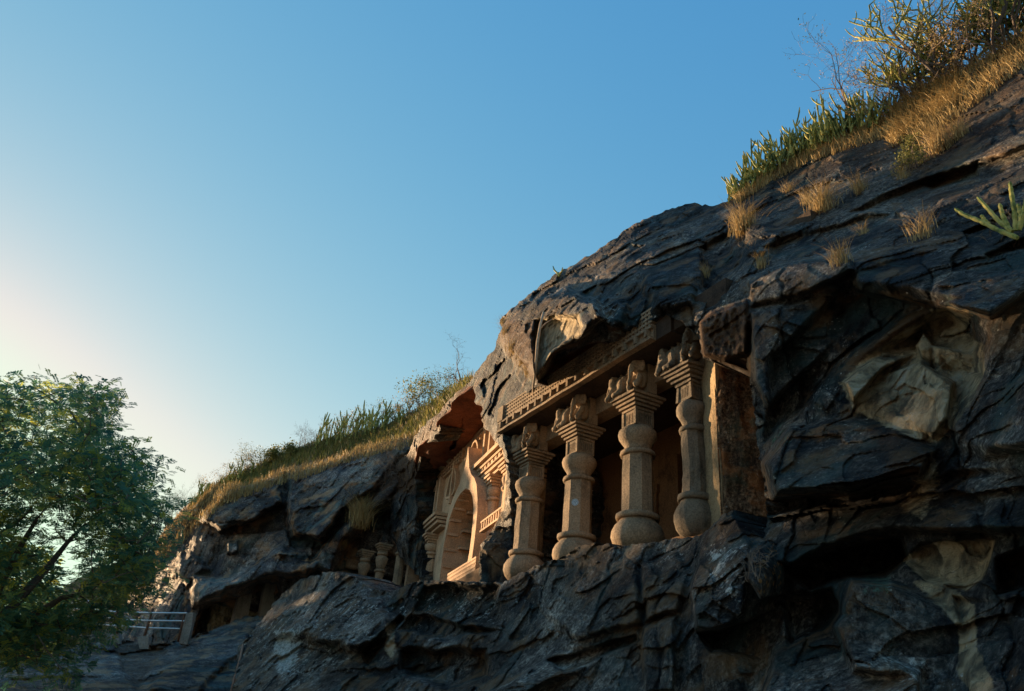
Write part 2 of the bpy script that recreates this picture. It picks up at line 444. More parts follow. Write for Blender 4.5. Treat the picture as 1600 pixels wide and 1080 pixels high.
def rockdisp(a1, a2, a3, s1, s2, s3, af, seed=0, crack=.12, strat=0.0, dip=.0, mul=None):
    def f(P, px, py):
        W = P + .35*np.stack([fbm(P*.9, 3, seed+1), fbm(P*.9, 3, seed+2), fbm(P*.9, 3, seed+3)], -1)
        u = W[:, 0]+.6*W[:, 1]; v = W[:, 2]+dip*W[:, 0]
        h1, c1 = blocks(np.stack([u/s1, v/(s1*.55)], -1), seed+10)
        h2, c2 = blocks(np.stack([(u+.3*v)/s2, v/(s2*.6)], -1), seed+20)
        h3_, c3 = blocks(np.stack([(u-.4*v)/s3, v/(s3*.8)], -1), seed+30)
        d = a1*h1+a2*h2+a3*h3_
        d = d-crack*(1-sstep(c1, 0, .06))*sstep(fbm(P*.5, 2, seed+70), -.2, .3)-crack*.4*(1-sstep(c2, 0, .05))*sstep(fbm(P*.7, 2, seed+71), 0, .4)
        d = d+af*fbm(P*1.1, 6, seed+40, .56)+af*.22*ridged(P*3.1, 4, seed+50)*sstep(fbm(P*.45, 2, seed+72), -.35, .25)
        uw = u/2.4+.10*fbm(P*.8, 3, seed+80); fu = uw-np.floor(uw); ju = np.minimum(fu, 1-fu)
        col_ = h3(np.floor(uw).astype(np.int64), np.floor(v/2.9+.5*h3(np.floor(uw).astype(np.int64), 0*uw.astype(np.int64), 0*uw.astype(np.int64), seed)).astype(np.int64), 0*uw.astype(np.int64), seed+81)
        d = d+a1*.7*(col_-.5)-crack*1.3*(1-sstep(ju, 0, .03))
        if strat: d = d+strat*ridged(np.stack([u*.35, v*2.6, 0*u], -1), 5, seed+60)
        t2 = blocks(np.stack([(u+.25*v)/1.5, v/.95], -1), seed+90, 0)[0]
        f.tone = np.clip(.5+.55*(col_-.5)+.30*t2+.25*h1*.5+.15*h2, 0, 1)
        if mul is not None: d = d*mul(px, py)
        return d
    return f

# ---- near cliff: dome above the verandah, right hand wall
A_poly = [(752, 570), (775, 540), (785, 512), (781, 500), (795, 486), (822, 465), (850, 443), (880, 420), (905, 408), (930, 395), (980, 358), (1010, 342), (1040, 328), (1080, 318),
          (1112, 322), (1140, 312), (1165, 296), (1205, 268), (1240, 243), (1290, 222), (1340, 200), (1390, 188), (1420, 160), (1440, 140), (1500, 112), (1560, 78), (1600, 50), (1665, 10),
          (1665, 1125), (1110, 1125), (1120, 900), (1190, 860), (1200, 800), (1192, 745), (1180, 660), (1172, 600), (1166, 557), (1130, 566), (1098, 560), (1090, 525), (1062, 500), (1040, 492), (985, 510), (935, 536), (900, 560), (840, 599), (790, 640), (782, 664), (786, 690),
          (796, 720), (799, 800), (799, 915), (749, 915), (748, 863), (754, 847), (764, 834), (780, 806), (789, 792), (791, 770), (791, 722), (786, 702), (781, 699),
          (768, 681), (755, 668), (752, 652), (753, 634), (744, 632), (739, 606), (745, 585)]
A_ctrl = [(750, 600, 10.6), (760, 580, 10.6), (785, 515, 10.6), (850, 445, 11), (930, 400, 11.5), (1040, 335, 13), (1100, 325, 13.4), (755, 660, 9.9), (775, 640, 9.6), (800, 620, 9.35),
          (790, 690, 9.25), (880, 615, 9.15), (1000, 540, 9.15), (1060, 505, 9.25), (850, 540, 9.3), (900, 480, 9.7), (1000, 430, 10.1), (1080, 400, 10.9),
          (1130, 520, 9.4), (1180, 440, 9.5), (1180, 600, 9.2), (1190, 740, 9.0), (1150, 900, 8.7), (1300, 400, 9.9), (1300, 310, 12.2), (1290, 240, 14), (1200, 285, 13.8), (1200, 350, 11.6), (1400, 200, 14.6),
          (1500, 125, 15.2), (1600, 55, 15.6), (1600, 200, 12.6), (1450, 260, 12.6), (1600, 350, 9.9), (1500, 350, 10.2), (1400, 370, 10.0), (1600, 450, 8.9), (1600, 700, 8.0), (1600, 900, 7.5), (1600, 1080, 7.0),
          (1400, 550, 9.0), (1400, 700, 8.6), (1400, 900, 8.1), (1400, 1080, 7.4), (1250, 700, 8.9), (1250, 900, 8.4), (1200, 1080, 7.8), (752, 880, 9.3), (752, 850, 9.35), (772, 850, 9.55), (795, 850, 9.85), (792, 800, 9.8), (770, 905, 9.5), (797, 905, 9.8), (792, 740, 9.6)]
A_feat = [
    # hooded nose over the left half of the frieze
    ([(779, 512), (795, 486), (835, 462), (890, 450), (935, 468), (945, 500), (915, 530), (872, 556), (838, 600), (822, 580), (800, 560), (783, 538)], -1.35, 12),
    ([(838, 500), (868, 494), (905, 490), (914, 515), (900, 532), (860, 552), (838, 592), (834, 540)], .75, 8, (-.2, .4)),
    ([(838, 604), (868, 566), (915, 542), (955, 530), (980, 528), (900, 574), (845, 608)], .30, 4, (0, -.6)),
    ([(920, 480), (950, 462), (985, 470), (975, 505), (940, 522)], -.35, 12),
    ([(1000, 430), (1060, 405), (1095, 430), (1085, 480), (1020, 490)], -.3, 14, (.2, -.3)),
    # eroded brown block over the right pilaster
    ([(1091, 500), (1110, 482), (1165, 470), (1172, 500), (1165, 556), (1130, 568), (1100, 560)], -.55, 7),
    ([(1092, 380), (1150, 350), (1172, 372), (1160, 420), (1110, 470), (1095, 450)], .55, 10),
    # slab blocks right of the verandah
    ([(1168, 440), (1200, 420), (1320, 395), (1335, 425), (1250, 462), (1172, 480)], -.55, 7, (0, .6)),
    ([(1168, 485), (1245, 468), (1325, 440), (1320, 520), (1290, 560), (1200, 640), (1172, 600)], -.35, 9, (.5, -.3)),
    ([(1200, 560), (1330, 440), (1420, 450), (1500, 470), (1420, 500), (1320, 570), (1250, 650), (1195, 690)], .45, 14),
    # overhanging lip over the pale hollow
    ([(1320, 400), (1450, 375), (1620, 385), (1640, 440), (1545, 500), (1450, 480), (1340, 460)], -.65, 12, (0, -.8)),
    ([(1305, 600), (1440, 492), (1480, 478), (1520, 495), (1545, 530), (1540, 590), (1500, 650), (1462, 692), (1410, 680), (1330, 640)], .35, 26, (.2, -.5)),
    ([(1315, 598), (1440, 512), (1462, 540), (1380, 580), (1330, 625)], -.28, 5, (0, -1.2)),
    ([(1440, 515), (1462, 540), (1540, 560), (1535, 590), (1490, 585), (1440, 560), (1430, 540)], -.22, 5, (.5, .9)),
    ([(1375, 590), (1440, 565), (1490, 600), (1480, 650), (1455, 685), (1400, 650)], -.25, 5, (-.6, .3)),
    # bulge under the hollow
    ([(1190, 720), (1230, 665), (1330, 645), (1400, 668), (1465, 700), (1440, 745), (1330, 770), (1205, 775)], -.75, 14, (.2, -.9)),
    ([(1195, 775), (1330, 772), (1450, 748), (1400, 790), (1260, 800), (1195, 805)], .6, 9),
    # sloping slab below
    ([(1165, 850), (1205, 800), (1400, 780), (1480, 735), (1640, 740), (1640, 830), (1500, 835), (1400, 830), (1290, 855), (1240, 885), (1180, 880)], -.35, 10, (-.1, -.9)),
    ([(1230, 900), (1290, 862), (1410, 836), (1425, 870), (1390, 900), (1300, 910), (1262, 925)], 1.3, 10),
    ([(1412, 872), (1440, 845), (1560, 838), (1552, 872), (1540, 905), (1510, 925), (1450, 908)], .35, 14),
    ([(1555, 870), (1640, 840), (1640, 920), (1560, 928)], .6, 10),
    ([(1220, 930), (1300, 920), (1330, 960), (1290, 990), (1230, 1010)], .7, 16),
    ([(1330, 900), (1400, 905), (1480, 945), (1500, 1000), (1490, 1060), (1330, 1050), (1300, 980)], -.45, 14, (.5, .2)),
    ([(1205, 1010), (1260, 990), (1370, 1010), (1440, 1050), (1440, 1125), (1180, 1125)], -.5, 12, (.1, -.9)),
    ([(1490, 930), (1560, 935), (1650, 925), (1650, 1125), (1520, 1125), (1505, 1010)], -.1, 8, (-.2, -.2)),
    ([(1470, 560), (1560, 600), (1650, 560), (1650, 700), (1540, 720), (1480, 690)], -.3, 20, (-.5, -.4)),
    # ledges of the upper slope
    ([(1130, 345), (1180, 335), (1230, 360), (1200, 400), (1140, 400)], -.35, 12),
    ([(1190, 385), (1290, 350), (1400, 330), (1420, 345), (1300, 380), (1210, 402)], .35, 8),
    ([(1330, 330), (1450, 275), (1560, 240), (1640, 215), (1640, 250), (1500, 300), (1400, 335)], .5, 9),
    ([(1440, 280), (1530, 250), (1535, 275), (1460, 300)], .4, 6),
    ([(1540, 395), (1640, 360), (1640, 385), (1545, 405)], .5, 5),
    # fissures in the left face
    ([(750, 600), (770, 585), (790, 560), (793, 566), (776, 592), (757, 625)], .25, 3),
    ([(765, 650), (780, 610), (800, 580), (803, 586), (786, 620), (771, 656)], .2, 3),
    ([(800, 640), (835, 606), (850, 604), (850, 616), (800, 650)], -.12, 4),
]
def A_mul(px, py):
    up = sstep(np.hypot((px-1400), (py-200)*1.4), 120, 420)
    w_ = .6+.4*up
    w_ = w_*(.35+.65*sstep(sdist([(775, 700), (775, 640), (830, 600), (1000, 515), (1045, 500), (1050, 535), (900, 640)], px, py), 12, -18))
    return w_*np.where((px < 830) & (py > 520), .45, 1)
A_masks = [
    ('p', [(1310, 600), (1440, 496), (1485, 480), (1515, 495), (1500, 520), (1535, 540), (1540, 580), (1500, 650), (1462, 690), (1410, 680), (1335, 640)], 1, 14),
    ('p', [(1450, 486), (1510, 486), (1512, 520), (1490, 522)], 1, 8),
    ('p', [(1415, 872), (1440, 850), (1555, 842), (1548, 872), (1535, 905), (1510, 922), (1450, 908)], 1, 8),
    ('p', [(1425, 905), (1480, 910), (1525, 945), (1530, 1010), (1570, 1100), (1545, 1110), (1500, 1060), (1500, 980), (1460, 940)], .95, 14),
    ('p', [(1400, 790), (1440, 720), (1470, 710), (1480, 760), (1440, 830)], .55, 22),
    ('p', [(838, 500), (868, 494), (905, 490), (914, 515), (900, 532), (860, 556), (840, 590)], .95, 5),
    ('r', [(840, 606), (868, 566), (915, 542), (960, 528), (985, 526), (900, 578), (845, 610)], 1, 3),
    ('b', [(779, 512), (790, 500), (822, 505), (840, 500), (838, 600), (822, 580), (800, 560), (783, 538)], .85, 5),
    ('b', [(1091, 500), (1110, 482), (1165, 470), (1172, 500), (1165, 560), (1130, 570), (1098, 562)], 1, 3),
    ('b', [(1290, 222), (1440, 140), (1600, 50), (1665, 10), (1665, 130), (1560, 200), (1430, 270), (1300, 260)], .45, 30),
    ('b', [(1400, 290), (1480, 280), (1510, 310), (1450, 340)], .4, 12),
    ('b', [(1330, 570), (1440, 480), (1470, 470), (1430, 510), (1350, 570)], .5, 8),
    ('b', [(1385, 690), (1450, 690), (1440, 740), (1390, 750)], .4, 14),
    ('b', [(738, 604), (744, 632), (753, 634), (752, 655), (781, 699), (791, 722), (791, 780), (785, 780), (784, 722), (774, 702), (750, 668), (745, 650)], .9, 3),
    ('l', [(920, 470), (965, 470), (960, 515), (930, 515)], .9, 10),
    ('g', [(1190, 660), (1230, 655), (1240, 700), (1205, 710)], 1, 8), ('l', [(1190, 660), (1230, 655), (1240, 700), (1205, 710)], .8, 8),
    ('l', [(1110, 740), (1200, 730), (1230, 800), (1180, 830), (1120, 800)], .75, 14), ('g', [(1110, 740), (1200, 730), (1230, 800), (1180, 830), (1120, 800)], .5, 14),
    ('l', [(1350, 880), (1400, 880), (1395, 930), (1350, 930)], .95, 8), ('g', [(1350, 880), (1400, 880), (1395, 930), (1350, 930)], 1, 8),
    ('l', [(1300, 480), (1200, 640), (1340, 660), (1360, 600)], .35, 20),
    ('l', [(1400, 1030), (1450, 1030), (1450, 1070), (1400, 1070)], .8, 8),
]
_disp0 = rockdisp(.22, .11, .06, 4.2, 1.6, .45, .17, 3, .06, strat=.012, mul=A_mul)
def A_disp(P, px, py):
    k = sstep(sdist([(1091, 500), (1110, 482), (1165, 470), (1172, 500), (1165, 556), (1130, 568), (1100, 560)], px, py), -2, 5)
    n_ = sstep(sdist([(785, 500), (850, 490), (838, 600), (783, 545)], px, py), -2, 8)
    d0 = _disp0(P, px, py); A_disp.tone = np.clip(_disp0.tone-.17*sstep(sdist([(745, 600), (800, 440), (1080, 300), (1180, 300), (1150, 460), (1000, 520), (840, 560)], px, py), -20, 40)+.12*sstep(sdist([(1180, 640), (1700, 600), (1700, 1200), (1100, 1200), (1180, 900)], px, py), -20, 60), 0, 1)  # dome varnish darker; lower right lightened in the colour to stand for skylight
    return d0*(1-.5*k)+k*.13*ridged(P*np.array([5, 5, 3.5]), 3, 66)+n_*.08*ridged(P*np.array([3, 3, 7]), 3, 67)
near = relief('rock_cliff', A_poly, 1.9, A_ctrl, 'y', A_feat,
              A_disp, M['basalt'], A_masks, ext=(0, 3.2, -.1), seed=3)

# ---- foreground wall below the pillars
B_poly = [(360, 1125), (368, 1040), (372, 1010), (395, 985), (418, 955), (440, 928), (470, 905), (515, 893), (545, 898), (575, 916), (610, 927), (640, 912), (680, 906), (720, 909), (760, 911), (785, 912),
          (800, 902), (830, 888), (880, 869), (900, 856), (925, 849), (960, 852), (1000, 849), (1050, 843), (1092, 838), (1112, 822), (1125, 808), (1147, 797), (1165, 830), (1195, 845), (1232, 850), (1262, 870), (1266, 930), (1262, 1010), (1272, 1125)]
B_ctrl = [(370, 1080, 5.0), (400, 1000, 6.0), (440, 935, 6.9), (515, 900, 7.4), (515, 1080, 6.2), (600, 930, 8.1), (620, 1080, 7.0), (700, 912, 8.6), (785, 915, 8.9), (780, 1080, 7.4),
          (880, 875, 9.0), (990, 855, 9.0), (1090, 845, 9.0), (1000, 960, 8.3), (1000, 1080, 7.6), (1140, 805, 8.6), (1130, 900, 7.9), (1110, 1080, 7.6), (1210, 900, 7.9), (1200, 1080, 8.0), (1240, 870, 8.9), (1262, 880, 10.2), (1262, 940, 10.2), (1262, 1010, 10.0), (1266, 1100, 9.8)]
B_feat = [
    ([(1100, 830), (1145, 797), (1170, 850), (1165, 960), (1130, 990), (1085, 985), (1075, 930)], -.45, 7, (.4, -.2)),
    ([(1168, 860), (1200, 842), (1232, 850), (1228, 935), (1185, 940), (1166, 905)], -.6, 7, (.3, -.4)),
    ([(1090, 990), (1200, 960), (1240, 1000), (1215, 1030), (1110, 1020)], .9, 14),
    ([(1000, 880), (1060, 855), (1080, 890), (1060, 960), (1005, 970)], -.25, 8, (.2, -.2)),
    ([(880, 880), (1000, 870), (1000, 970), (900, 1000), (850, 960)], -.15, 10, (-.2, -.3)),
    ([(640, 960), (780, 985), (700, 1000), (620, 985)], .4, 6),
    ([(620, 1010), (760, 1015), (770, 1060), (700, 1075), (620, 1050)], .6, 12),
    ([(660, 915), (780, 915), (780, 975), (690, 975), (640, 960)], .3, 10, (0, -.5)),
    ([(1000, 975), (1060, 965), (1055, 1080), (1005, 1085)], -.3, 8),
    ([(560, 1025), (625, 960), (632, 968), (580, 1040)], .4, 4),
    ([(850, 1030), (990, 985), (1000, 1000), (880, 1050)], .35, 5),
    ([(760, 1090), (870, 1010), (960, 1000), (900, 1050), (820, 1090)], -.3, 8, (.2, -.8)),
    ([(440, 930), (515, 897), (600, 930), (620, 1000), (560, 1020), (470, 1000), (420, 1000)], -.25, 14, (-.1, -.5)),
]
B_masks = [
    ('l', [(400, 960), (470, 930), (600, 930), (590, 1000), (480, 1080), (370, 1080)], .75, 30),
    ('l', [(425, 985), (470, 980), (470, 1040), (440, 1060), (425, 1020)], 1.7, 8),
    ('l', [(700, 915), (735, 915), (730, 935), (700, 930)], .9, 8),
    ('l', [(1105, 855), (1160, 850), (1160, 985), (1110, 900)], 1.1, 14), ('l', [(640, 935), (700, 915), (800, 930), (760, 980), (660, 980)], .6, 20),
    ('l', [(940, 860), (1100, 845), (1090, 870), (950, 880)], .5, 10),
    ('l', [(600, 930), (660, 960), (650, 990), (600, 990)], .6, 14),
    ('o', [(1170, 845), (1230, 850), (1225, 930), (1180, 925)], 1, 8),
    ('p', [(600, 975), (618, 970), (622, 1010), (606, 1030)], .75, 6), ('b', [(600, 975), (618, 970), (622, 1010), (606, 1030)], .5, 6),
    ('g', [(830, 880), (1000, 855), (980, 960), (840, 1000)], .6, 30), ('l', [(820, 900), (860, 890), (860, 1000), (830, 1030)], .35, 20),
]
relief('rock_ledge', B_poly, 1.9, B_ctrl, 'y', B_feat,
       rockdisp(.17, .11, .06, 3.2, 1.3, .4, .15, 23, .06, strat=.01), M['basalt'], B_masks, ext=(0, 1.6, 0), seed=9)

# ---- overhanging rim left of the dome, with the buttress left of the great arch
D_poly = [(607, 770), (612, 745), (622, 722), (640, 705), (646, 688), (655, 672), (672, 655), (690, 640), (700, 627), (716, 611), (735, 597), (747, 578), (750, 590), (742, 606),
          (735, 607), (728, 617), (720, 623), (711, 632), (698, 632), (708, 643), (696, 650), (683, 659), (689, 671), (678, 686), (668, 692), (656, 699), (657, 720), (650, 742), (650, 765), (655, 790), (657, 810), (659, 850), (661, 890), (664, 912),
          (655, 905), (640, 884), (622, 868), (612, 840), (609, 805)]
D_ctrl = [(610, 770, 12.7), (640, 700, 12.5), (656, 700, 11.7), (655, 675, 12.2), (690, 640, 12), (690, 660, 11.0), (735, 600, 11.2), (720, 623, 10.7), (745, 585, 10.8), (650, 770, 13.0), (655, 730, 12.5), (640, 830, 13.0), (660, 900, 13.4), (658, 820, 13.3), (615, 840, 12.8)]
D_masks = [('b', [(600, 700), (650, 690), (660, 720), (650, 765), (600, 790)], .8, 8), ('b', [(655, 705), (690, 668), (735, 610), (728, 600), (690, 632), (650, 690)], .75, 4)]
relief('rock_overhang', D_poly, 1.2, D_ctrl, 'y', [([(610, 775), (655, 768), (658, 800), (640, 880), (612, 830)], -.2, 8)],
       rockdisp(.20, .10, .03, 2.2, .8, .4, .10, 43, .10), M['basalt'], D_masks, ext=(.0, 1.2, .35), seed=14)

# ---- left cliff with the two far caves
L_poly = [(140, 1030), (165, 985), (200, 930), (236, 890), (262, 830), (300, 796), (330, 764), (400, 756), (440, 736), (470, 738), (520, 718), (560, 702), (600, 692), (655, 680), (665, 700), (668, 760), (660, 800), (672, 905), (680, 960), (500, 1010), (300, 1030)]
L_ctrl = [(150, 1000, 58), (200, 930, 60), (262, 835, 55), (300, 800, 51.5), (330, 770, 51), (400, 760, 49.5), (440, 740, 49), (520, 722, 47), (600, 700, 43.5), (655, 690, 40), (300, 1000, 47), (330, 930, 46), (400, 900, 45.5), (430, 850, 45),
          (500, 880, 42.5), (500, 1000, 42), (560, 800, 41), (610, 800, 39.5), (660, 900, 40), (600, 900, 39.5), (450, 800, 46.5), (560, 740, 44), (380, 830, 47), (300, 880, 49.8), (250, 960, 50), (660, 780, 40)]
L_feat = [
    ([(312, 815), (340, 765), (400, 756), (440, 740), (442, 790), (400, 815), (345, 828)], -3.0, 10, (0, -1)),
    ([(442, 780), (450, 740), (520, 718), (600, 695), (640, 700), (600, 760), (540, 800), (500, 850), (452, 840)], -3.0, 12, (0, -2)),
    ([(350, 845), (375, 840), (372, 862), (352, 865)], -1.5, 5),
    ([(300, 905), (360, 900), (440, 850), (500, 880), (480, 905), (420, 905), (340, 935), (300, 950)], -3.2, 12, (0, -2)),
    ([(297, 995), (312, 952), (338, 938), (390, 928), (406, 905), (436, 912), (440, 980), (300, 1010)], 2.0, 6),
    ([(480, 890), (520, 830), (610, 745), (645, 720), (650, 740), (600, 790), (540, 850), (520, 900)], -1.8, 9, (0, -1)),
    ([(520, 900), (545, 850), (590, 800), (612, 800), (622, 870), (640, 900)], 1.2, 8),
    ([(250, 885), (300, 860), (330, 890), (290, 920)], -1.5, 10),
]
L_holes = [[(528, 905), (543, 882), (558, 866), (582, 856), (607, 858), (622, 872), (645, 894), (660, 915), (600, 950), (535, 930)],
           [(330, 1000), (334, 962), (342, 948), (360, 943), (392, 938), (408, 922), (428, 926), (430, 975), (420, 1000)]]
L_masks = [('b', [(270, 800), (330, 790), (320, 900), (240, 960), (210, 930)], .22, 24), ('b', [(600, 700), (650, 700), (650, 760), (590, 800), (560, 850), (520, 880), (560, 800)], .4, 14),
           ('p', [(325, 945), (345, 940), (350, 995), (325, 995)], .6, 6), ('b', [(380, 800), (450, 800), (470, 860), (400, 870)], .2, 20)]
far = relief('far_rock_cliff', L_poly, 1.7, L_ctrl, 'r', L_feat,
             rockdisp(.35, .16, .06, 7.5, 3.2, 1.1, .42, 63, .14, strat=.05, dip=.05), M['basalt_far'], L_masks, ext=(-.5, 5, 0), seed=17, holes=L_holes)

# ---- sloping apron of rock in the lower left
S_poly = [(-60, 1130), (-60, 1040), (0, 1045), (60, 1030), (100, 1010), (150, 998), (190, 1000), (230, 1004), (262, 1006), (300, 994), (330, 986), (345, 979), (362, 972), (385, 962), (425, 966), (440, 985), (430, 1130)]
S_ctrl = [(-60, 1130, 24), (200, 1130, 24), (430, 1130, 26), (-60, 1040, 38), (100, 1010, 41), (230, 1005, 41.5), (300, 996, 41.5), (390, 965, 42.5), (425, 970, 42), (200, 1060, 34), (380, 1040, 36), (0, 1080, 30)]
S_feat = [([(180, 1000), (270, 1006), (250, 1030), (215, 1080), (188, 1050)], .8, 8),
          ([(215, 1085), (300, 1000), (345, 980), (400, 975), (380, 1020), (300, 1090)], -.9, 8, (0, -1))]
S_masks = [('b', [(178, 1000), (265, 1006), (245, 1035), (215, 1075), (188, 1045)], .55, 6), ('b', [(60, 1010), (170, 1005), (150, 1070), (60, 1080)], .12, 14)]
relief('rock_slope', S_poly, 1.9, S_ctrl, 'r', S_feat,
       rockdisp(.25, .10, .03, 5.5, 2.2, .8, .16, 83, .08, strat=.12, dip=-.12), M['slope'], S_masks, ext=(-2, 3, 0), seed=21)
#PART2
# ------------------------------------------------------------------ hillside behind the left cliff and the ground
H_poly = [(190, 960), (236, 868), (262, 818), (300, 783), (345, 752), (400, 732), (430, 716), (480, 696), (540, 684), (600, 668), (650, 646), (690, 622), (730, 596), (760, 575), (770, 640), (700, 720), (600, 760), (450, 800), (330, 850), (240, 980)]
H_ctrl = [(240, 870, 82), (262, 820, 82), (262, 900, 76), (300, 785, 80), (330, 800, 68), (400, 735, 72), (400, 780, 63), (480, 698, 66), (480, 760, 56), (600, 670, 56), (600, 730, 47), (690, 625, 47), (680, 700, 40.5), (750, 580, 38), (740, 660, 36)]
hill = relief('hillside', H_poly, 3.0, H_ctrl, 'r', [], lambda P, a, b: .5*fbm(P*.35, 5, 301)+.12*fbm(P*2, 4, 302), M['earth'], [], ext=(-6, 14, -1.5), seed=33, amp=2)
HL_poly = [(-60, 1080), (-10, 1010), (30, 965), (62, 940), (95, 924), (121, 903), (150, 888), (190, 876), (236, 862), (250, 980), (150, 1040), (0, 1080)]
relief('headland', HL_poly, 4.0, [(0, 1000, 88), (121, 905, 84), (236, 865, 79), (240, 980, 74), (60, 1060, 84)], 'r', [], lambda P, a, b: .6*fbm(P*.3, 6, 311), M['earth'], [('b', [(0, 900), (250, 850), (250, 1000), (0, 1060)], .3, 10)], ext=(-14, 10, -2), seed=37, amp=2)
gv = [(-900, -900, 0), (900, -900, 0), (900, 900, 0), (-900, 900, 0)]
n = 90; xs = np.linspace(-1, 1, n); xs = np.sign(xs)*np.abs(xs)**2.2*900
GX, GY = np.meshgrid(xs, xs); G = np.stack([GX.ravel(), GY.ravel(), .12*fbm(np.stack([GX.ravel()*.3, GY.ravel()*.3, 0*GX.ravel()], -1), 3, 9)-.05], -1)
I, J = np.meshgrid(np.arange(n-1), np.arange(n-1), indexing='ij'); gq = np.stack([I*n+J, I*n+J+1, (I+1)*n+J+1, (I+1)*n+J], -1).reshape(-1, 4)
tag(fast_quads('ground', G, gq, M['earth']), kind='structure')

# raycasting onto the built rock, to stand plants on it
BVH = {}
for o_, v_, q_ in RELIEFS:
    BVH[o_.name] = BVHTree.FromPolygons(v_.tolist(), q_.tolist())
def hit(px, py, only=None):
    d = Vector(rays(px, py).tolist()); best = None
    for k, t in BVH.items():
        if only and k not in only: continue
        h = t.ray_cast(Vector(CAM.tolist()), d, 400)
        if h[0] is not None and (best is None or h[3] < best[3]): best = h
    return (best[0], best[1]) if best else (None, None)

# ------------------------------------------------------------------ mesh builders for the carved stone
def box(bm, x0, x1, y0, y1, z0, z1, T=None):
    vs = [bm.verts.new((x, y, z)) for x in (x0, x1) for y in (y0, y1) for z in (z0, z1)]
    for f in ((0, 1, 3, 2), (4, 6, 7, 5), (0, 4, 5, 1), (2, 3, 7, 6), (0, 2, 6, 4), (1, 5, 7, 3)): bm.faces.new([vs[i] for i in f])
    if T:
        for v in vs: v.co = Vector(T(v.co.x, v.co.y, v.co.z))
    return vs
def lathe(bm, prof, c, seg=32, rot=0.0, flat=None):
    rings = []
    for r, z in prof:
        rings.append([bm.verts.new((c[0]+r*math.cos(rot+2*math.pi*i/seg), c[1]+r*math.sin(rot+2*math.pi*i/seg), c[2]+z)) for i in range(seg)])
    for a, b in zip(rings, rings[1:]):
        for i in range(seg): bm.faces.new((a[i], a[(i+1) % seg], b[(i+1) % seg], b[i]))
    bm.faces.new(rings[0][::-1]); bm.faces.new(rings[-1])
def tube(bm, pts, rr, seg=6):
    pts = [Vector(p) for p in pts]; rings = []
    for i, p in enumerate(pts):
        t = (pts[min(i+1, len(pts)-1)]-pts[max(i-1, 0)]).normalized()
        a = t.orthogonal().normalized() if i == 0 else (a-t*a.dot(t)).normalized()
        b = t.cross(a); r = rr[i] if hasattr(rr, '__len__') else rr
        rings.append([bm.verts.new(p+(a*math.cos(2*math.pi*k/seg)+b*math.sin(2*math.pi*k/seg))*r) for k in range(seg)])
    for A, B in zip(rings, rings[1:]):
        for k in range(seg): bm.faces.new((A[k], A[(k+1) % seg], B[(k+1) % seg], B[k]))
    bm.faces.new(rings[0][::-1]); bm.faces.new(rings[-1])
def prism(bm, outer, holes, F, w0, w1, back=True):
    """polygon with holes in (u,z), extruded from w0 to w1 through frame F(u,z,w)"""
    loops = [outer]+list(holes); flat = [p for l in loops for p in l]
    tris = tessellate_polygon([[Vector((p[0], p[1], 0)) for p in l] for l in loops])
    A = [bm.verts.new(F(p[0], p[1], w1)) for p in flat]; B = [bm.verts.new(F(p[0], p[1], w0)) for p in flat]
    for t in tris:
        try:
            bm.faces.new([A[i] for i in t])
            if back: bm.faces.new([B[i] for i in t][::-1])
        except ValueError: pass
    k = 0
    for l in loops:
        m_ = len(l)
        for i in range(m_):
            try: bm.faces.new((A[k+i], A[k+(i+1) % m_], B[k+(i+1) % m_], B[k+i]))
            except ValueError: pass
        k += m_
def subdiv(bm, n=1): bmesh.ops.subdivide_edges(bm, edges=bm.edges[:], cuts=n, use_grid_fill=True)
def erode(bm, amp, freq=4, seed=0):
    vs = bm.verts[:]
    P = np.array([v.co[:] for v in vs]); 
    d = np.stack([fbm(P*freq, 3, seed+k*7) for k in range(3)], -1)*amp
    for v, q in zip(vs, d): v.co += Vector(q.tolist())

# ------------------------------------------------------------------ verandah
ZT, ZB = 9.88, 5.62
def structure(name, bm, mat, smooth=False): return tag(obj(name, bm, mat, None, smooth), kind='structure')
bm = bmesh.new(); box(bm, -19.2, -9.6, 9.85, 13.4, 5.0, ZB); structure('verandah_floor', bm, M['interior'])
bm = bmesh.new(); box(bm, -19.3, -9.6, 9.45, 13.4, ZT, ZT+.5); subdiv(bm, 5); erode(bm, .03, 1.5); structure('verandah_ceiling', bm, M['shade_dark'])
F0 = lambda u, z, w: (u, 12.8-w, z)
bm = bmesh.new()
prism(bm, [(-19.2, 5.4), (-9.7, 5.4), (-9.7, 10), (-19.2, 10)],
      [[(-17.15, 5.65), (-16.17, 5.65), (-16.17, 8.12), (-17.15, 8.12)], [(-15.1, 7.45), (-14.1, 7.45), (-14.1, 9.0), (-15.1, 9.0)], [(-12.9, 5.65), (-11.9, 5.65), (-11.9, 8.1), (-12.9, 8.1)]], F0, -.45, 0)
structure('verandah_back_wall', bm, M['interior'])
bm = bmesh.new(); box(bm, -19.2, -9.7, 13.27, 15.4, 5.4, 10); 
bm2 = bmesh.new(); box(bm2, -18.5, -10, 13.6, 13.62, 5.5, 9.9); bm.free(); structure('inner_hall_wall', bm2, M['shade_dark'])
bm = bmesh.new(); box(bm, -9.72, -8.9, 11.35, 16, 4.5, 12.5); structure('verandah_end_wall', bm, M['shade_dark'])
bm = bmesh.new(); box(bm, -19.3, -8.8, 15.3, 15.9, 4.5, 12.5); structure('inner_hall_wall', bm, M['shade_dark'])
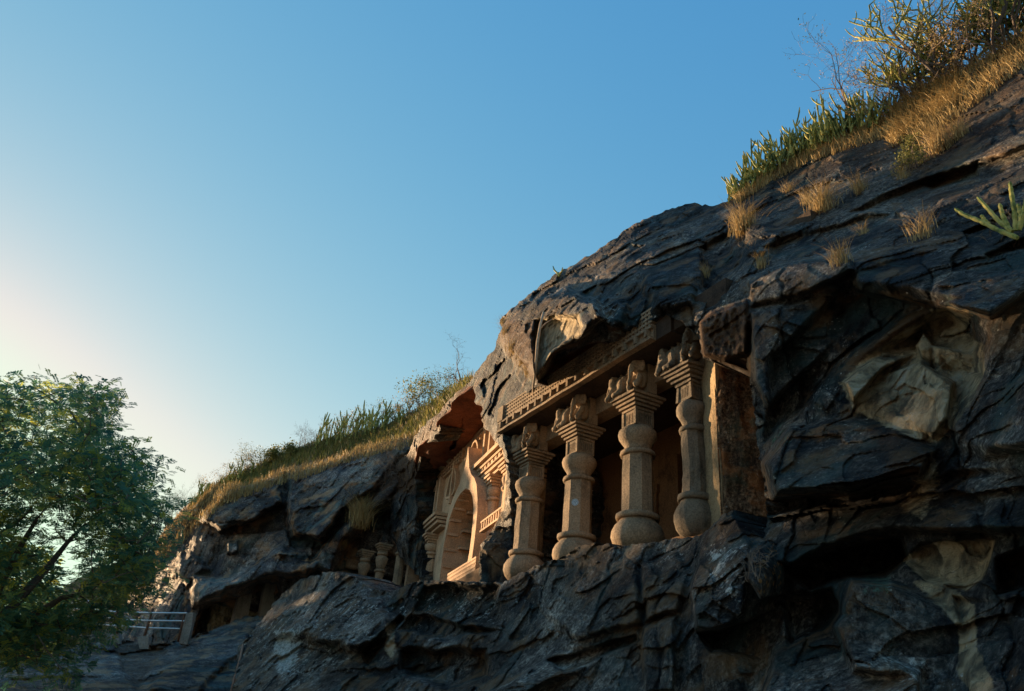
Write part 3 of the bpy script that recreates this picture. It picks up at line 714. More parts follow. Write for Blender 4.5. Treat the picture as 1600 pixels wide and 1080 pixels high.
# surround of the nearest doorway
dr = empty('door_surround', (-16.66, 12.8, ZB), 'carved stone frame round the dark doorway in the back wall behind the pillars', 'door frame')
bm = bmesh.new(); box(bm, -17.35, -17.15, 12.72, 12.82, ZB, 8.12); obj('jamb', bm, M['interior'], dr)
bm = bmesh.new(); box(bm, -16.17, -15.97, 12.72, 12.82, ZB, 8.12); obj('jamb', bm, M['interior'], dr)
bm = bmesh.new(); box(bm, -17.4, -15.92, 12.70, 12.82, 8.122, 8.36); obj('lintel', bm, M['interior'], dr)
wf = empty('window_surround', (-14.6, 12.8, 7.35), 'plain raised frame of the dark window high in the verandah back wall', 'window frame')
for x0 in (-15.22, -14.098):
    bm = bmesh.new(); box(bm, x0, x0+.118, 12.74, 12.82, 7.45, 9.0); obj('jamb', bm, M['interior'], wf)
bm = bmesh.new(); box(bm, -15.26, -13.94, 12.72, 12.82, 7.33, 7.448); obj('sill', bm, M['interior'], wf)
# left side wall, lintel beam, right pier
bm = bmesh.new(); box(bm, -19.9, -18.42, 10.12, 10.7, 5.3, ZT-.01); subdiv(bm, 8); erode(bm, .05, 1.3, 3); structure('verandah_side_wall', bm, M['pillar'], True)
bm = bmesh.new(); box(bm, -19.9, -19.0, 10.72, 16, 4.5, 12.5); structure('verandah_end_wall', bm, M['shade_dark'])
bm = bmesh.new(); box(bm, -19.0, -10.5, 10.14, 10.6, 9.42, ZT-.003); subdiv(bm, 6); erode(bm, .02, 2, 5); structure('lintel_beam', bm, M['pillar'])
bm = bmesh.new(); jl = [(-11.1, 10.07), (-10.4, 9.80), (-10.3, 10.3), (-11.0, 10.7)]; JR = [[bm.verts.new((a_, b_, 5.3+4.8*k/30)) for a_, b_ in jl] for k in range(31)]
for a, b in zip(JR, JR[1:]):
    for i in range(4): bm.faces.new((a[i], a[(i+1) % 4], b[(i+1) % 4], b[i]))
bmesh.ops.subdivide_edges(bm, edges=[e for e in bm.edges if e.calc_length() > .3], cuts=5, use_grid_fill=True); erode(bm, .03, 2.5, 31)
tag(obj('door_jamb', bm, stone_material('sun_brightened_jamb_stone', (.40, .29, .16), (.20, .14, .08), pat=.3, bumpd=.03), None, False), 'tall plain strip of smooth yellowish stone between the dark pillar and the rough pier', 'stone jamb')  # brighter than the pillar stone, sunlight on the strip put into its colour
bm = bmesh.new(); nu, nz = 46, 110; pa, pb_, pc_ = np.array([-10.44, 9.80]), np.array([-9.3, 10.9]), np.array([-9.3, 12.2]); rings = []
for k in range(nz+1):
    row = []
    for i in range(nu+1):
        q = pa+(pb_-pa)*i/(nu-6) if i <= nu-6 else pb_+(pc_-pb_)*(i-nu+6)/6
        row.append(bm.verts.new((q[0], q[1], 5.3+4.8*k/nz)))
    row = [bm.verts.new((-10.46, 10.6, 5.3+4.8*k/nz))]+row; rings.append(row)
for a, b in zip(rings, rings[1:]):
    for i in range(len(a)-1): bm.faces.new((a[i], a[i+1], b[i+1], b[i]))
vs = bm.verts[:]; P = np.array([v.co[:] for v in vs]); d = ridged(P*np.array([4.5, 4.5, 1.6]), 4, 77)*.10+fbm(P*1.5, 4, 70)*.10
for v, q in zip(vs, d): v.co += Vector((.7, -.7, 0))*float(q)
pier = tag(obj('rock_pier', bm, rock_material('rough_brown_stone', (.05, .028, .016), (.14, .08, .045), (.26, .165, .095), bumpd=.05, scale=1.6, gloss=.85, varn=False), None, True),
           'rough brown rock pier at the right end of the verandah, below the pitted block', 'rock pier')

# carved animals: merge rounded masses into one skin
def sphere_mesh(bm, c, r, rot=(0, 0, 0), seg=12):
    from mathutils import Euler
    Mx = Matrix.Translation(c) @ Euler(rot).to_matrix().to_4x4() @ Matrix.Diagonal((*r, 1))
    bmesh.ops.create_uvsphere(bm, u_segments=seg, v_segments=8, radius=1, matrix=Mx)
def chain(bm, pts, rr, n=4):
    for i in range(len(pts)-1):
        a, b = Vector(pts[i]), Vector(pts[i+1]); ra = rr[i]; rb = rr[i+1]
        for k in range(n+1):
            t = k/n; r = ra+(rb-ra)*t; sphere_mesh(bm, a.lerp(b, t), (r, r, r), seg=8)
def remeshed(bm, vox):
    me = bpy.data.meshes.new('tmp'); bm.to_mesh(me); bm.free()
    o = bpy.data.objects.new('tmp', me); COL.objects.link(o)
    r = o.modifiers.new('r', 'REMESH'); r.mode = 'VOXEL'; r.voxel_size = vox
    s_ = o.modifiers.new('s', 'SMOOTH'); s_.iterations = 2; s_.factor = .5
    dg = bpy.context.evaluated_depsgraph_get(); dg.update()
    m2 = bpy.data.meshes.new_from_object(o.evaluated_get(dg))
    bpy.data.objects.remove(o); bpy.data.meshes.remove(me)
    return m2
def elephant_mesh(front):
    bm = bmesh.new()
    if not front:      # kneeling, head to the left end (-x)
        sphere_mesh(bm, (-.34, -.16, .28), (.34, .19, .24)); sphere_mesh(bm, (-.10, -.18, .24), (.20, .19, .23))
        sphere_mesh(bm, (-.66, -.22, .36), (.15, .15, .17)); sphere_mesh(bm, (-.60, -.22, .47), (.10, .12, .09))
        chain(bm, [(-.76, -.26, .34), (-.85, -.28, .20), (-.84, -.30, .06), (-.74, -.32, .00), (-.68, -.33, .05)], [.075, .06, .05, .042, .035])
        sphere_mesh(bm, (-.55, -.37, .38), (.11, .035, .15), (0, .2, .2))
        chain(bm, [(-.50, -.30, .22), (-.60, -.37, .10), (-.56, -.42, .02), (-.68, -.43, -.01)], [.09, .075, .06, .065])
        sphere_mesh(bm, (-.12, -.34, .18), (.15, .09, .17)); chain(bm, [(-.16, -.38, .05), (-.30, -.42, .03), (-.38, -.42, .02)], [.07, .055, .06])
    else:              # kneeling with the head turned out to the front over the corner
        sphere_mesh(bm, (.26, -.14, .27), (.32, .18, .24)); sphere_mesh(bm, (.50, -.18, .30), (.18, .18, .24))
        sphere_mesh(bm, (.56, -.38, .50), (.14, .15, .18)); sphere_mesh(bm, (.52, -.38, .63), (.06, .08, .06)); sphere_mesh(bm, (.61, -.38, .63), (.06, .08, .06))
        chain(bm, [(.57, -.52, .45), (.58, -.58, .32), (.57, -.58, .18), (.52, -.60, .09), (.46, -.59, .10)], [.085, .068, .055, .045, .035])
        sphere_mesh(bm, (.40, -.36, .48), (.10, .03, .15), (0, 0, -.5)); sphere_mesh(bm, (.73, -.33, .50), (.12, .03, .14), (0, 0, .6))
        chain(bm, [(.66, -.50, .38), (.68, -.57, .30), (.67, -.62, .27)], [.022, .02, .014]); chain(bm, [(.48, -.50, .38), (.46, -.57, .30), (.46, -.62, .27)], [.022, .02, .014])
        chain(bm, [(.43, -.34, .24), (.40, -.46, .10), (.42, -.52, .03)], [.09, .07, .075]); chain(bm, [(.68, -.34, .24), (.72, -.44, .10), (.72, -.50, .03)], [.09, .07, .075])
        sphere_mesh(bm, (.14, -.33, .18), (.14, .09, .17)); chain(bm, [(.12, -.36, .06), (.26, -.42, .03), (.33, -.42, .02)], [.065, .055, .06])
    return remeshed(bm, .022)
def rider_mesh():
    bm = bmesh.new()
    sphere_mesh(bm, (0, 0, .10), (.085, .065, .10)); sphere_mesh(bm, (0, 0, .20), (.095, .06, .07)); sphere_mesh(bm, (0, -.01, .325), (.052, .055, .062)); chain(bm, [(0, 0, .24), (0, 0, .29)], [.035, .03], 2)
    sphere_mesh(bm, (0, .015, .375), (.05, .045, .03))
    chain(bm, [(-.10, 0, .21), (-.13, -.05, .13), (-.07, -.10, .10)], [.034, .028, .022]); chain(bm, [(.10, 0, .21), (.13, -.05, .14), (.10, -.11, .17)], [.034, .028, .022])
    chain(bm, [(-.06, -.02, .05), (-.12, -.11, 0), (-.12, -.12, -.13)], [.05, .042, .03]); chain(bm, [(.06, -.02, .05), (.12, -.11, 0), (.12, -.12, -.13)], [.05, .042, .03])
    return remeshed(bm, .014)
EL1, EL2, RID = elephant_mesh(False), elephant_mesh(True), rider_mesh()
for me in (EL1, EL2, RID): me.polygons.foreach_set('use_smooth', np.ones(len(me.polygons), bool))
def placed(name, me, parent, loc, mat, scale=1, rz=0, dmg=0, seed=0):
    m2 = me.copy(); m2.materials.clear(); m2.materials.append(mat)
    P = np.empty(len(m2.vertices)*3); m2.vertices.foreach_get('co', P); P = P.reshape(-1, 3)
    P = P + np.stack([fbm(P*7+seed, 3, seed+k) for k in range(3)], -1)*(.014+dmg)
    P = P*np.array(scale if hasattr(scale, '__len__') else (scale,)*3)
    m2.vertices.foreach_set('co', P.ravel()); m2.update()
    o = bpy.data.objects.new(name, m2); o.location = loc; o.rotation_euler = (0, 0, rz)
    return link(o, parent)

PG = 'carved pillars of the verandah'
def pillar(x, y, label, mat, seed, dmg=0.0, sc_=1.0):
    t = empty('carved_pillar', (x, y, 5.55), label, 'pillar', PG)
    c = (x, y, 0)
    def L(name, prof, seg=36, sm=True, amp=.012, rot=0.0):
        bm = bmesh.new(); lathe(bm, [(r*sc_, z) for r, z in prof], c, seg, rot); 
        if amp: erode(bm, amp+dmg, 3.5, seed)
        o = obj(name, bm, mat, t, sm); return o
    L('base_pot', [(.30, 5.55), (.42, 5.62), (.53, 5.74), (.575, 5.87), (.56, 6.0), (.50, 6.12), (.42, 6.20), (.39, 6.25)], 44)
    L('ring_moulding', [(.40, 6.25), (.46, 6.255), (.475, 6.30), (.47, 6.36), (.42, 6.385), (.34, 6.39)], 40)
    oc = .335*sc_/math.cos(math.pi/8)
    bm = bmesh.new()
    lathe(bm, [(oc, 6.392)]+[(oc*(1-.05*k/10), 6.392+1.31*k/10) for k in range(1, 11)], c, 8, math.pi/8)
    subdiv(bm, 2); erode(bm, .008+dmg*1.5, 3, seed+2); obj('octagonal_shaft', bm, mat, t, False)
    L('ring_moulding', [(.33, 7.70), (.385, 7.705), (.40, 7.75), (.385, 7.80), (.33, 7.825)], 36)
    L('bell', [(.30, 7.826), (.29, 7.88), (.31, 7.95), (.37, 8.03), (.425, 8.12), (.44, 8.21), (.42, 8.29), (.35, 8.36), (.30, 8.395)], 40)
    # square neck block with small balusters between corner posts
    bm = bmesh.new(); h = .225*(1+sc_)/2; box(bm, x-h+.03, x+h-.03, y-h+.03, y+h-.03, 8.385, 8.75)
    for sx in (-1, 1):
        for sy in (-1, 1): box(bm, x+sx*h-.035, x+sx*h+.035, y+sy*h-.035, y+sy*h+.035, 8.39, 8.745)
    for z0, z1 in ((8.392, 8.45), (8.68, 8.742)): box(bm, x-h-.012, x+h+.012, y-h-.012, y+h+.012, z0, z1)
    erode(bm, dmg, 4, seed); obj('neck_block', bm, mat, t)
    for face in (0, 1):
        for k in range(6):
            q = -h+.075+k*(2*h-.15)/5; bm = bmesh.new()
            if face == 0: box(bm, x+q-.014, x+q+.014, y-h-.012, y-h+.04, 8.452, 8.678)
            else: box(bm, x+h-.04, x+h+.012, y+q-.014, y+q+.014, 8.452, 8.678)
            obj('baluster', bm, mat, t)
    zz = 8.752
    for k in range(5):
        hw = .262+.050*k; bm = bmesh.new(); top = 9.14 if k == 4 else zz+.076
        box(bm, x-hw, x+hw, y-hw, y+hw, zz, top-.022); box(bm, x-hw+.03, x+hw-.03, y-hw+.03, y+hw-.03, top-.024, top)
        subdiv(bm, 3); erode(bm, .006+dmg, 4, seed+k); obj('abacus_step', bm, mat, t); zz = top+.001
    Ml = t.matrix_world.inverted()
    def loc(dx, dy, dz): return Ml @ Vector((x+dx, y+dy, 9.14+dz))
    e1 = placed('carved_elephant', EL1, t, loc(-.02, -.08, .03), mat, (.78, .95, 1.12), 0, dmg*.8, seed)
    e2 = placed('carved_elephant', EL2, t, loc(-.02, .0, .02), mat, (.76, .92, 1.12), 0, dmg*.8, seed+9)
    for k, (dx, dz, s_) in enumerate(((-.38, .46, .82), (-.17, .46, .85), (.06, .50, .8))):
        placed('carved_rider', RID, t, loc(dx, -.18, dz-.02), mat, s_, .15*(k-1), dmg*.5, seed+20+k)
    bm = bmesh.new(); box(bm, x-.46, x+.46, y-.06, y+.2, 9.142, ZT-.02); subdiv(bm, 4); erode(bm, .02, 3, seed+4); obj('capital_block', bm, mat, t)
    return t
pillar(-18.05, 10.0, 'leftmost verandah pillar, dull grey and half merged with the side wall', M['pillar'], 11, .010)
p2 = pillar(-15.6, 10.0, 'verandah pillar with the small round number plate on its shaft', M['pillar'], 12)
pillar(-13.2, 10.0, 'third verandah pillar from the left, on a wide pot base, elephant head over its corner', M['pillar'], 13)
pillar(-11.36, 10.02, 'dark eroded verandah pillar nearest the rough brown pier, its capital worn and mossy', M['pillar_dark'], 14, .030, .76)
# number plate on the second pillar
s2 = math.sqrt(.5)
pc = Vector((-15.6+.323*s2, 10-.323*s2, 7.10)); nrm = Vector((s2, -s2, 0)); tx = Vector((s2, s2, 0))
plate = empty('number_plate', pc, 'small round pale blue plate reading 17 painted on the second pillar shaft', 'number plate')
def disc(r0, r1, off, dep):
    bm = bmesh.new(); n_ = 28; R = []
    for r, o_ in ((r0, off), (r1, off), (r1, off+dep), (r0, off+dep)):
        R.append([bm.verts.new(pc+nrm*o_+tx*r*math.cos(2*math.pi*i/n_)+Vector((0, 0, 1))*r*math.sin(2*math.pi*i/n_)) for i in range(n_)])
    for a in range(4):
        A, B = R[a], R[(a+1) % 4]
        for i in range(n_): bm.faces.new((A[i], A[(i+1) % n_], B[(i+1) % n_], B[i]))
    return bm
obj('plate_face', disc(.001, .085, .0, .012), M['blue'], plate)
obj('plate_rim', disc(.066, .074, .0125, .003), M['ink'], plate)
def stroke(bm, a, b, wd):
    a = Vector((*a, 0)); b = Vector((*b, 0)); d = (b-a).normalized(); n_ = Vector((-d.y, d.x, 0))*wd
    q = [a+n_, a-n_, b-n_, b+n_]
    A = [bm.verts.new(pc+nrm*.0125+tx*p.x+Vector((0, 0, 1))*p.y) for p in q]; B = [bm.verts.new(pc+nrm*.0165+tx*p.x+Vector((0, 0, 1))*p.y) for p in q]
    bm.faces.new(A); bm.faces.new(B)
    for i in range(4): bm.faces.new((A[i], A[(i+1) % 4], B[(i+1) % 4], B[i]))
bm = bmesh.new(); stroke(bm, (-.022, -.036), (-.022, .036), .0065); stroke(bm, (-.022, .034), (-.036, .020), .005); obj('digit', bm, M['ink'], plate)
bm = bmesh.new(); stroke(bm, (.0, .032), (.036, .032), .0055); stroke(bm, (.034, .032), (.012, -.036), .0065); obj('digit', bm, M['ink'], plate)

# frieze above the verandah: lattice railing over a row of joist ends
fz = empty('carved_frieze', (-15.3, 9.3, 9.82), 'long stone frieze of railing lattice over joist ends above the verandah pillars', 'frieze')
X0, X1 = -18.9, -11.7
bm = bmesh.new(); box(bm, X0-.3, X1+.5, 9.36, 9.9, ZT-.045, 10.75); obj('back_panel', bm, M['shade_dark'], fz)
for nm, z0, z1, yo in (('lower_fillet', 9.83, 9.895, 9.20), ('joist_band', 9.897, 10.10, 9.30), ('upper_fillet', 10.102, 10.16, 9.22)):
    bm = bmesh.new(); box(bm, X0, X1, yo, 9.37, z0, z1)
    bmesh.ops.subdivide_edges(bm, edges=[e for e in bm.edges if e.calc_length() > 3], cuts=60, use_grid_fill=True); erode(bm, .018, 1.6, 5); obj(nm, bm, M['pillar'], fz)
k = 0
x = X0+.25
while x < X1-.1:
    bm = bmesh.new(); box(bm, x-.04, x+.04, 9.17+rs.uniform(-.01, .02), 9.32, 9.93+rs.uniform(-.01, .01), 10.11); erode(bm, .012, 5, k); obj('joist_end', bm, M['pillar'], fz); x += .40+rs.uniform(-.02, .02); k += 1
for z in (10.185, 10.295, 10.405, 10.515, 10.62):
    bm = bmesh.new(); box(bm, X0+.35, X1, 9.25, 9.37, z-.026, z+.026); obj('lattice_rail', bm, M['pillar'], fz)
x = X0+.45
while x < X1-.05:
    bm = bmesh.new(); box(bm, x-.032, x+.032, 9.262, 9.37, 10.162, 10.60); obj('lattice_post', bm, M['pillar'], fz); x += .125
bm = bmesh.new(); box(bm, X0-.02, X0+.3, 9.2, 9.37, 10.162, 10.62); obj('end_panel', bm, M['pillar'], fz)

# ------------------------------------------------------------------ the great arch facade
AC = np.array([-19.0, 11.5, 0]); aa = rad(9.0)
UU = np.array([-math.cos(aa), math.sin(aa), 0]); NN = np.array([-math.sin(aa), -math.cos(aa), 0])
def F(u, z, w_=0.0):
    p = AC+UU*u+NN*w_; return (float(p[0]), float(p[1]), float(z))
def uz(px, py, w_=0.0):
    A = AC+NN*w_; d = rays(px, py); t = ((A-CAM)@NN)/(d@NN); p = CAM+d*t
    return (float((p-A)@UU), float(p[2]))
def uzs(l, w_=0.0): return [uz(a, b, w_) for a, b in l]
def smooth_poly(l, k=3):
    out = []; n_ = len(l)
    for i in range(n_):
        p0, p1, p2, p3 = [np.array(l[(i+j) % n_]) for j in (-1, 0, 1, 2)]
        for s in range(k):
            t = s/k; out.append(tuple(.5*((2*p1)+(-p0+p2)*t+(2*p0-5*p1+4*p2-p3)*t*t+(-p0+3*p1-3*p2+p3)*t**3)))
    return out
ch = empty('arch_facade', F(11.5, 7.2, 0), 'warm carved stone hall front with one tall horseshoe arch and small blind arches', 'temple facade')
C_ = M['chaitya']
W_ARCH = .75
outer_px = [(678, 925), (682, 903), (685, 878), (690, 853), (694, 832), (698, 811), (703, 793), (708, 778), (714, 765), (720, 751), (725, 735), (729, 716), (731.5, 698), (732.5, 716), (733, 731), (736, 741), (741, 747), (744.5, 757), (746, 780), (745.7, 800), (743.7, 822), (741, 846), (738, 868), (733, 900), (731, 925)]
inner_px = [(685, 925), (687, 904), (689.5, 884), (692.5, 858), (697, 834), (702, 812), (708, 794), (714, 780), (720.5, 770), (728, 763), (734, 766), (738, 775), (739.8, 790), (739, 812), (736.5, 838), (733.5, 862), (728, 892), (724, 925)]
outer = uzs(outer_px, W_ARCH); inner = uzs(inner_px, W_ARCH)
ring = outer+inner[::-1]
bm = bmesh.new(); prism(bm, ring, [], F, -.3, W_ARCH); obj('arch_hood', bm, C_, ch)
# small knobs on the inside edge of the arch
for i in range(2, len(inner)-2):
    a = np.array(inner[i]); bm = bmesh.new(); box(bm, a[0]-.07, a[0]+.07, a[1]-.06, a[1]+.06, .25, W_ARCH-.05, T=lambda u, z, w_: F(u, z, w_)); obj('rafter_end', bm, C_, ch)
# barrel tunnel behind the arch, with longitudinal ledges
bm = bmesh.new()
inn = inner
for i in range(len(inn)-1):
    a, b = inn[i], inn[i+1]
    vs = [bm.verts.new(F(*a, .2)), bm.verts.new(F(*b, .2)), bm.verts.new(F(*b, -7)), bm.verts.new(F(*a, -7))]; bm.faces.new(vs)
bmesh.ops.subdivide_edges(bm, edges=bm.edges[:], cuts=3, use_grid_fill=True); erode(bm, .03, 1.2, 8)
obj('vault', bm, C_, ch)
bm = bmesh.new(); c = np.mean(inner, 0); prism(bm, [tuple(c+(np.array(p)-c)*1.1) for p in inner], [], F, -7.2, -7.0); obj('vault_end_wall', bm, M['interior'], ch)
for zl in (8.9, 9.55, 10.2, 10.85, 11.3):
    best = [p for p in inner[:10]]
    us = np.interp(zl, [p[1] for p in best], [p[0] for p in best]) if best[0][1] < best[-1][1] else np.interp(zl, [p[1] for p in best[::-1]], [p[0] for p in best[::-1]])
    bm = bmesh.new(); box(bm, us-.30, us+.12, zl-.05, zl+.05, -6.9, .15, T=lambda u, z, w_: F(u, z, w_)); obj('vault_ledge', bm, C_, ch)
# wall slab with blind arches
def win(px): return uzs(px, 0)
W1 = smooth_poly(win([(737, 738), (738.5, 725), (741.5, 710), (745, 698), (749, 692.5), (751.8, 699), (751.5, 712), (748.5, 722)]), 3)
W2 = smooth_poly(win([(704, 777), (706, 763), (709, 750), (712.5, 740), (715.5, 736), (717.3, 744), (716.5, 756), (713.5, 770)]), 3)
W3 = smooth_poly(win([(678.5, 800), (680, 784), (682, 774), (685, 766), (687.8, 762), (689, 770), (688.3, 784), (685, 796)]), 3)
W4 = smooth_poly(win([(768.5, 778), (770, 762), (772, 748), (775, 738), (778, 738), (778.5, 752), (775.5, 770), (773, 782)]), 3)
hole_arch = [tuple(c+(np.array(p)-c)*1.0) for p in uzs(inner_px, 0)]
wall_outer = [(2.5, 6.6), (17.2, 6.6), (17.2, 14.2), (2.5, 14.2)]
bm = bmesh.new(); prism(bm, wall_outer, [W1, W2, W3, W4, hole_arch], F, -.55, 0); obj('front_wall', bm, C_, ch)
for Wn in (W1, W2, W3, W4):
    cc = np.mean(Wn, 0); ro = [tuple(cc+(np.array(p)-cc)*1.22) for p in Wn]; ri = [tuple(cc+(np.array(p)-cc)*1.03) for p in Wn]
    bm = bmesh.new(); prism(bm, ro, [ri], F, -.05, .20); obj('small_arch', bm, C_, ch)
    bm = bmesh.new(); prism(bm, [tuple(cc+(np.array(p)-cc)*1.05) for p in Wn], [], F, -.56, -.50); obj('niche_back', bm, C_, ch)
    z0, z1 = min(p[1] for p in Wn), max(p[1] for p in Wn); u0, u1 = min(p[0] for p in Wn), max(p[0] for p in Wn)
    for k in range(1, 5):
        zz = z0+(z1-z0)*k/5; bm = bmesh.new(); box(bm, u0-.05, u1+.05, zz-.035, zz+.035, -.52, -.34, T=lambda u, z, w_: F(u, z, w_)); obj('niche_ledge', bm, C_, ch)
def bar(name, u0, u1, z0, z1, w0, w1, n_=0):
    bm = bmesh.new(); box(bm, u0, u1, z0, z1, w0, w1, T=lambda u, z, w_: F(u, z, w_)); return obj(name, bm, C_, ch)
# entablature right of the arch (stacked mouldings) and left of it
for (z0, z1, w1) in ((11.44, 11.60, .62), (11.30, 11.42, .48), (11.04, 11.10, .50), (10.90, 11.02, .42), (10.76, 10.87, .30)):
    bar('cornice_moulding', 2.6, 9.2, z0, z1, -.05, w1)
u = 3.5
while u < 9.0:
    bar('dentil', u, u+.22, 11.105, 11.295, -.05, .44); u += .42
for (z0, z1, w1) in ((10.98, 11.12, .62), (10.82, 10.93, .55), (10.64, 10.76, .46), (10.48, 10.58, .30)):
    bar('cornice_moulding', 13.3, 17.0, z0, z1, -.05, w1)
# lattice courses under the soffit
for z in (12.75, 12.95, 13.15, 13.35, 13.55):
    bar('lattice_rail', 3.0, 9.2, z, z+.06, -.03, .16) if z > 13.2 else None
    bar('lattice_rail', 11.8, 16.9, z, z+.06, -.03, .14) if z > 13.0 else None
for u in np.arange(3.4, 16.8, .45):
    if 9.2 < u < 11.2: continue
    bar('lattice_post', u, u+.12, 13.22, 13.72, -.03, .12)
for u in (6.0, 6.9, 7.6, 12.3, 14.6, 15.2): bar('stone_fin', u, u+.16, 11.7 if u < 9 else 11.3, 13.2, -.03, .26)
# attached pilasters
def pilaster(u, z0, z1, r=.26):
    c3 = F(u, 0, .12)
    for nm, pr in (('pilaster_shaft', [(r, z0), (r*.92, z1-.95)]), ('pilaster_ring', [(r*1.2, z1-.95), (r*1.25, z1-.88), (r*1.1, z1-.82)]),
                   ('pilaster_bell', [(r*.9, z1-.82), (r*1.25, z1-.6), (r*1.2, z1-.48), (r*.8, z1-.4)])):
        bm = bmesh.new(); lathe(bm, pr, c3, 16); obj(nm, bm, C_, ch, nm != 'pilaster_shaft')
    for k in range(4):
        hw = r*(.9+.25*k); bm = bmesh.new(); box(bm, u-hw, u+hw, z1-.4+.1*k, z1-.31+.1*k, -.02, .12+hw, T=lambda a, b, w_: F(a, b, w_)); obj('pilaster_cap', bm, C_, ch)
pilaster(6.0, 6.8, 10.74, .24); pilaster(4.4, 8.5, 10.74, .22); pilaster(15.1, 6.8, 10.46, .30); pilaster(16.3, 6.8, 10.46, .16)
# sloping lattice balustrades
ba = tag(None or empty('stone_balustrade', F(8, 7.2, 1.0), 'carved lattice parapet crossing the foot of the great arch', 'balustrade'))
def bal(parent, u0, u1, z0, z1, w_, npost, rails=(0, .35, .7, 1.0)):
    for r in rails:
        z = z0+(z1-z0)*r; bm = bmesh.new(); box(bm, u0, u1, z-.035, z+.035, w_-.1, w_+.05, T=lambda a, b, q: F(a, b, q)); obj('rail', bm, C_, parent)
    for k in range(npost):
        u_ = u0+(u1-u0)*(k+.5)/npost; bm = bmesh.new(); box(bm, u_-.05, u_+.05, z0, z1, w_-.09, w_+.035, T=lambda a, b, q: F(a, b, q)); obj('baluster', bm, C_, parent)
    bm = bmesh.new(); box(bm, u0, u1, z0, z1, w_-.16, w_-.08, T=lambda a, b, q: F(a, b, q)); obj('backing', bm, C_, parent)
b0, b1 = uz(700, 908, 1.1), uz(747, 861, 1.1)
bal(ba, b1[0], b0[0], .5*(b0[1]+b1[1])-.42, .5*(b0[1]+b1[1]), 1.1, 24)
bb = empty('stone_balustrade', F(5, 9.3, .7), 'short bright parapet beside the dark buttress, right of the great arch', 'balustrade')
bal(bb, 2.6, 5.2, 8.4, 8.72, .75, 10, (0, 1.0))
# return wall on the left with relief
bm = bmesh.new(); box(bm, 16.9, 17.3, 6.6, 13.9, 0, .75, T=lambda u, z, w_: F(u, z, w_))
subdiv(bm, 7); erode(bm, .05, 1.2, 12); obj('return_wall', bm, stone_material('rough_tan_stone', (.38, .25, .15), (.17, .12, .08), pat=.5, bumpd=.04), ch)
for z in (13.3, 13.0, 12.7, 12.4): 
    bm = bmesh.new(); box(bm, 16.83, 16.92, z, z+.12, .05, .74, T=lambda u, z, w_: F(u, z, w_)); obj('lattice_rail', bm, C_, ch)
for z, s in ((10.98, .35), (10.80, .3), (10.62, .22)):
    bm = bmesh.new(); box(bm, 16.9-s, 16.95, z, z+.13, .63, .78, T=lambda u, z, w_: F(u, z, w_)); obj('cornice_moulding', bm, C_, ch)
# floor of the court
bm = bmesh.new(); box(bm, 2.5, 17.5, 5.6, 6.8, -8, 1.2, T=lambda u, z, w_: F(u, z, w_)); structure('court_floor', bm, M['interior'])
# red stained soffit sloping out to the broken rim
def zsof(px, py):
    return 13.75+.0*px
R_poly = [(744, 600), (742, 607), (728, 612), (715, 620), (705, 630), (704, 643), (690, 652), (682, 660), (682, 680), (664, 690), (652, 700), (648, 722), (646, 748), (650, 770), (664, 762), (678, 754), (712, 716), (743, 677), (770, 652), (780, 640), (760, 600)]
R_ctrl = []
for (px, py) in R_poly+[(700, 690), (720, 660), (740, 640), (680, 710), (665, 730), (755, 625)]:
    d = rays(px, py); 
    for zz in (13.8,): p = CAM+d*((zz-CAM[2])/d[2]); R_ctrl.append((px, py, float(p[1])))
relief('red_soffit', R_poly, 1.3, R_ctrl, 'y', [([(700, 700), (722, 668), (726, 650), (722, 675), (706, 706)], .5, 2.5), ([(655, 722), (672, 718), (672, 724), (656, 728)], .4, 2), ([(665, 735), (660, 700), (690, 690), (700, 720), (680, 745)], -.12, 10)],
       lambda P, a, b: .05*fbm(P*1.2, 5, 400)+.06*ridged(P*np.array([.5, .5, 3]), 3, 401), M['soffit'], [], ext=(0, .6, .8), seed=40, amp=.6)
for o_ in (RELIEFS[-1],): BVH[o_[0].name] = BVHTree.FromPolygons(o_[1].tolist(), o_[2].tolist())

# ------------------------------------------------------------------ left caves
def oct_pillar(px_b, py_b, px_t, py_t, r_h, rad_, label, full=True):
    b = onR(px_b, py_b, r_h); z1 = onR(px_t, py_t, r_h)[2]; x, y = float(b[0]), float(b[1])
    t = empty('cave_pillar', (x, y, 3.8), label, 'pillar', 'pillars of the low cave beside the great arch')
    zs = z1-1.35 if full else z1
    bm = bmesh.new(); lathe(bm, [(rad_, 3.8), (rad_*.95, zs)], (x, y, 0), 8, math.pi/8); obj('octagonal_shaft', bm, M['pillar'], t)
    bm = bmesh.new(); lathe(bm, [(rad_*1.05, zs), (rad_*1.28, zs+.02), (rad_*1.3, zs+.10), (rad_*1.0, zs+.15)], (x, y, 0), 20); obj('ring_moulding', bm, M['pillar'], t, True)
    if full:
        bm = bmesh.new(); lathe(bm, [(rad_*.95, zs+.15), (rad_*1.0, zs+.3), (rad_*1.35, zs+.55), (rad_*1.4, zs+.72), (rad_*.9, zs+.82)], (x, y, 0), 22); obj('bell', bm, M['pillar'], t, True)
        bm = bmesh.new(); lathe(bm, [(rad_*.8, zs+.82), (rad_*1.25, zs+.86), (rad_*1.2, zs+.98), (rad_*.8, zs+1.0)], (x, y, 0), 20); obj('ring_moulding', bm, M['pillar'], t, True)
        for k in range(4):
            hw = rad_*(.9+.25*k); bm = bmesh.new(); box(bm, x-hw, x+hw, y-hw, y+hw, zs+1.0+.1*k, zs+1.09+.1*k); obj('abacus_step', bm, M['pillar'], t)
    return t
oct_pillar(618, 925, 624, 868, 39.0, .23, 'rightmost pillar in the low cave, nearest the dark buttress, cut off by broken rock above', False)
oct_pillar(589, 922, 597, 852, 39.6, .22, 'middle pillar with bell capital inside the low cave left of the arch')
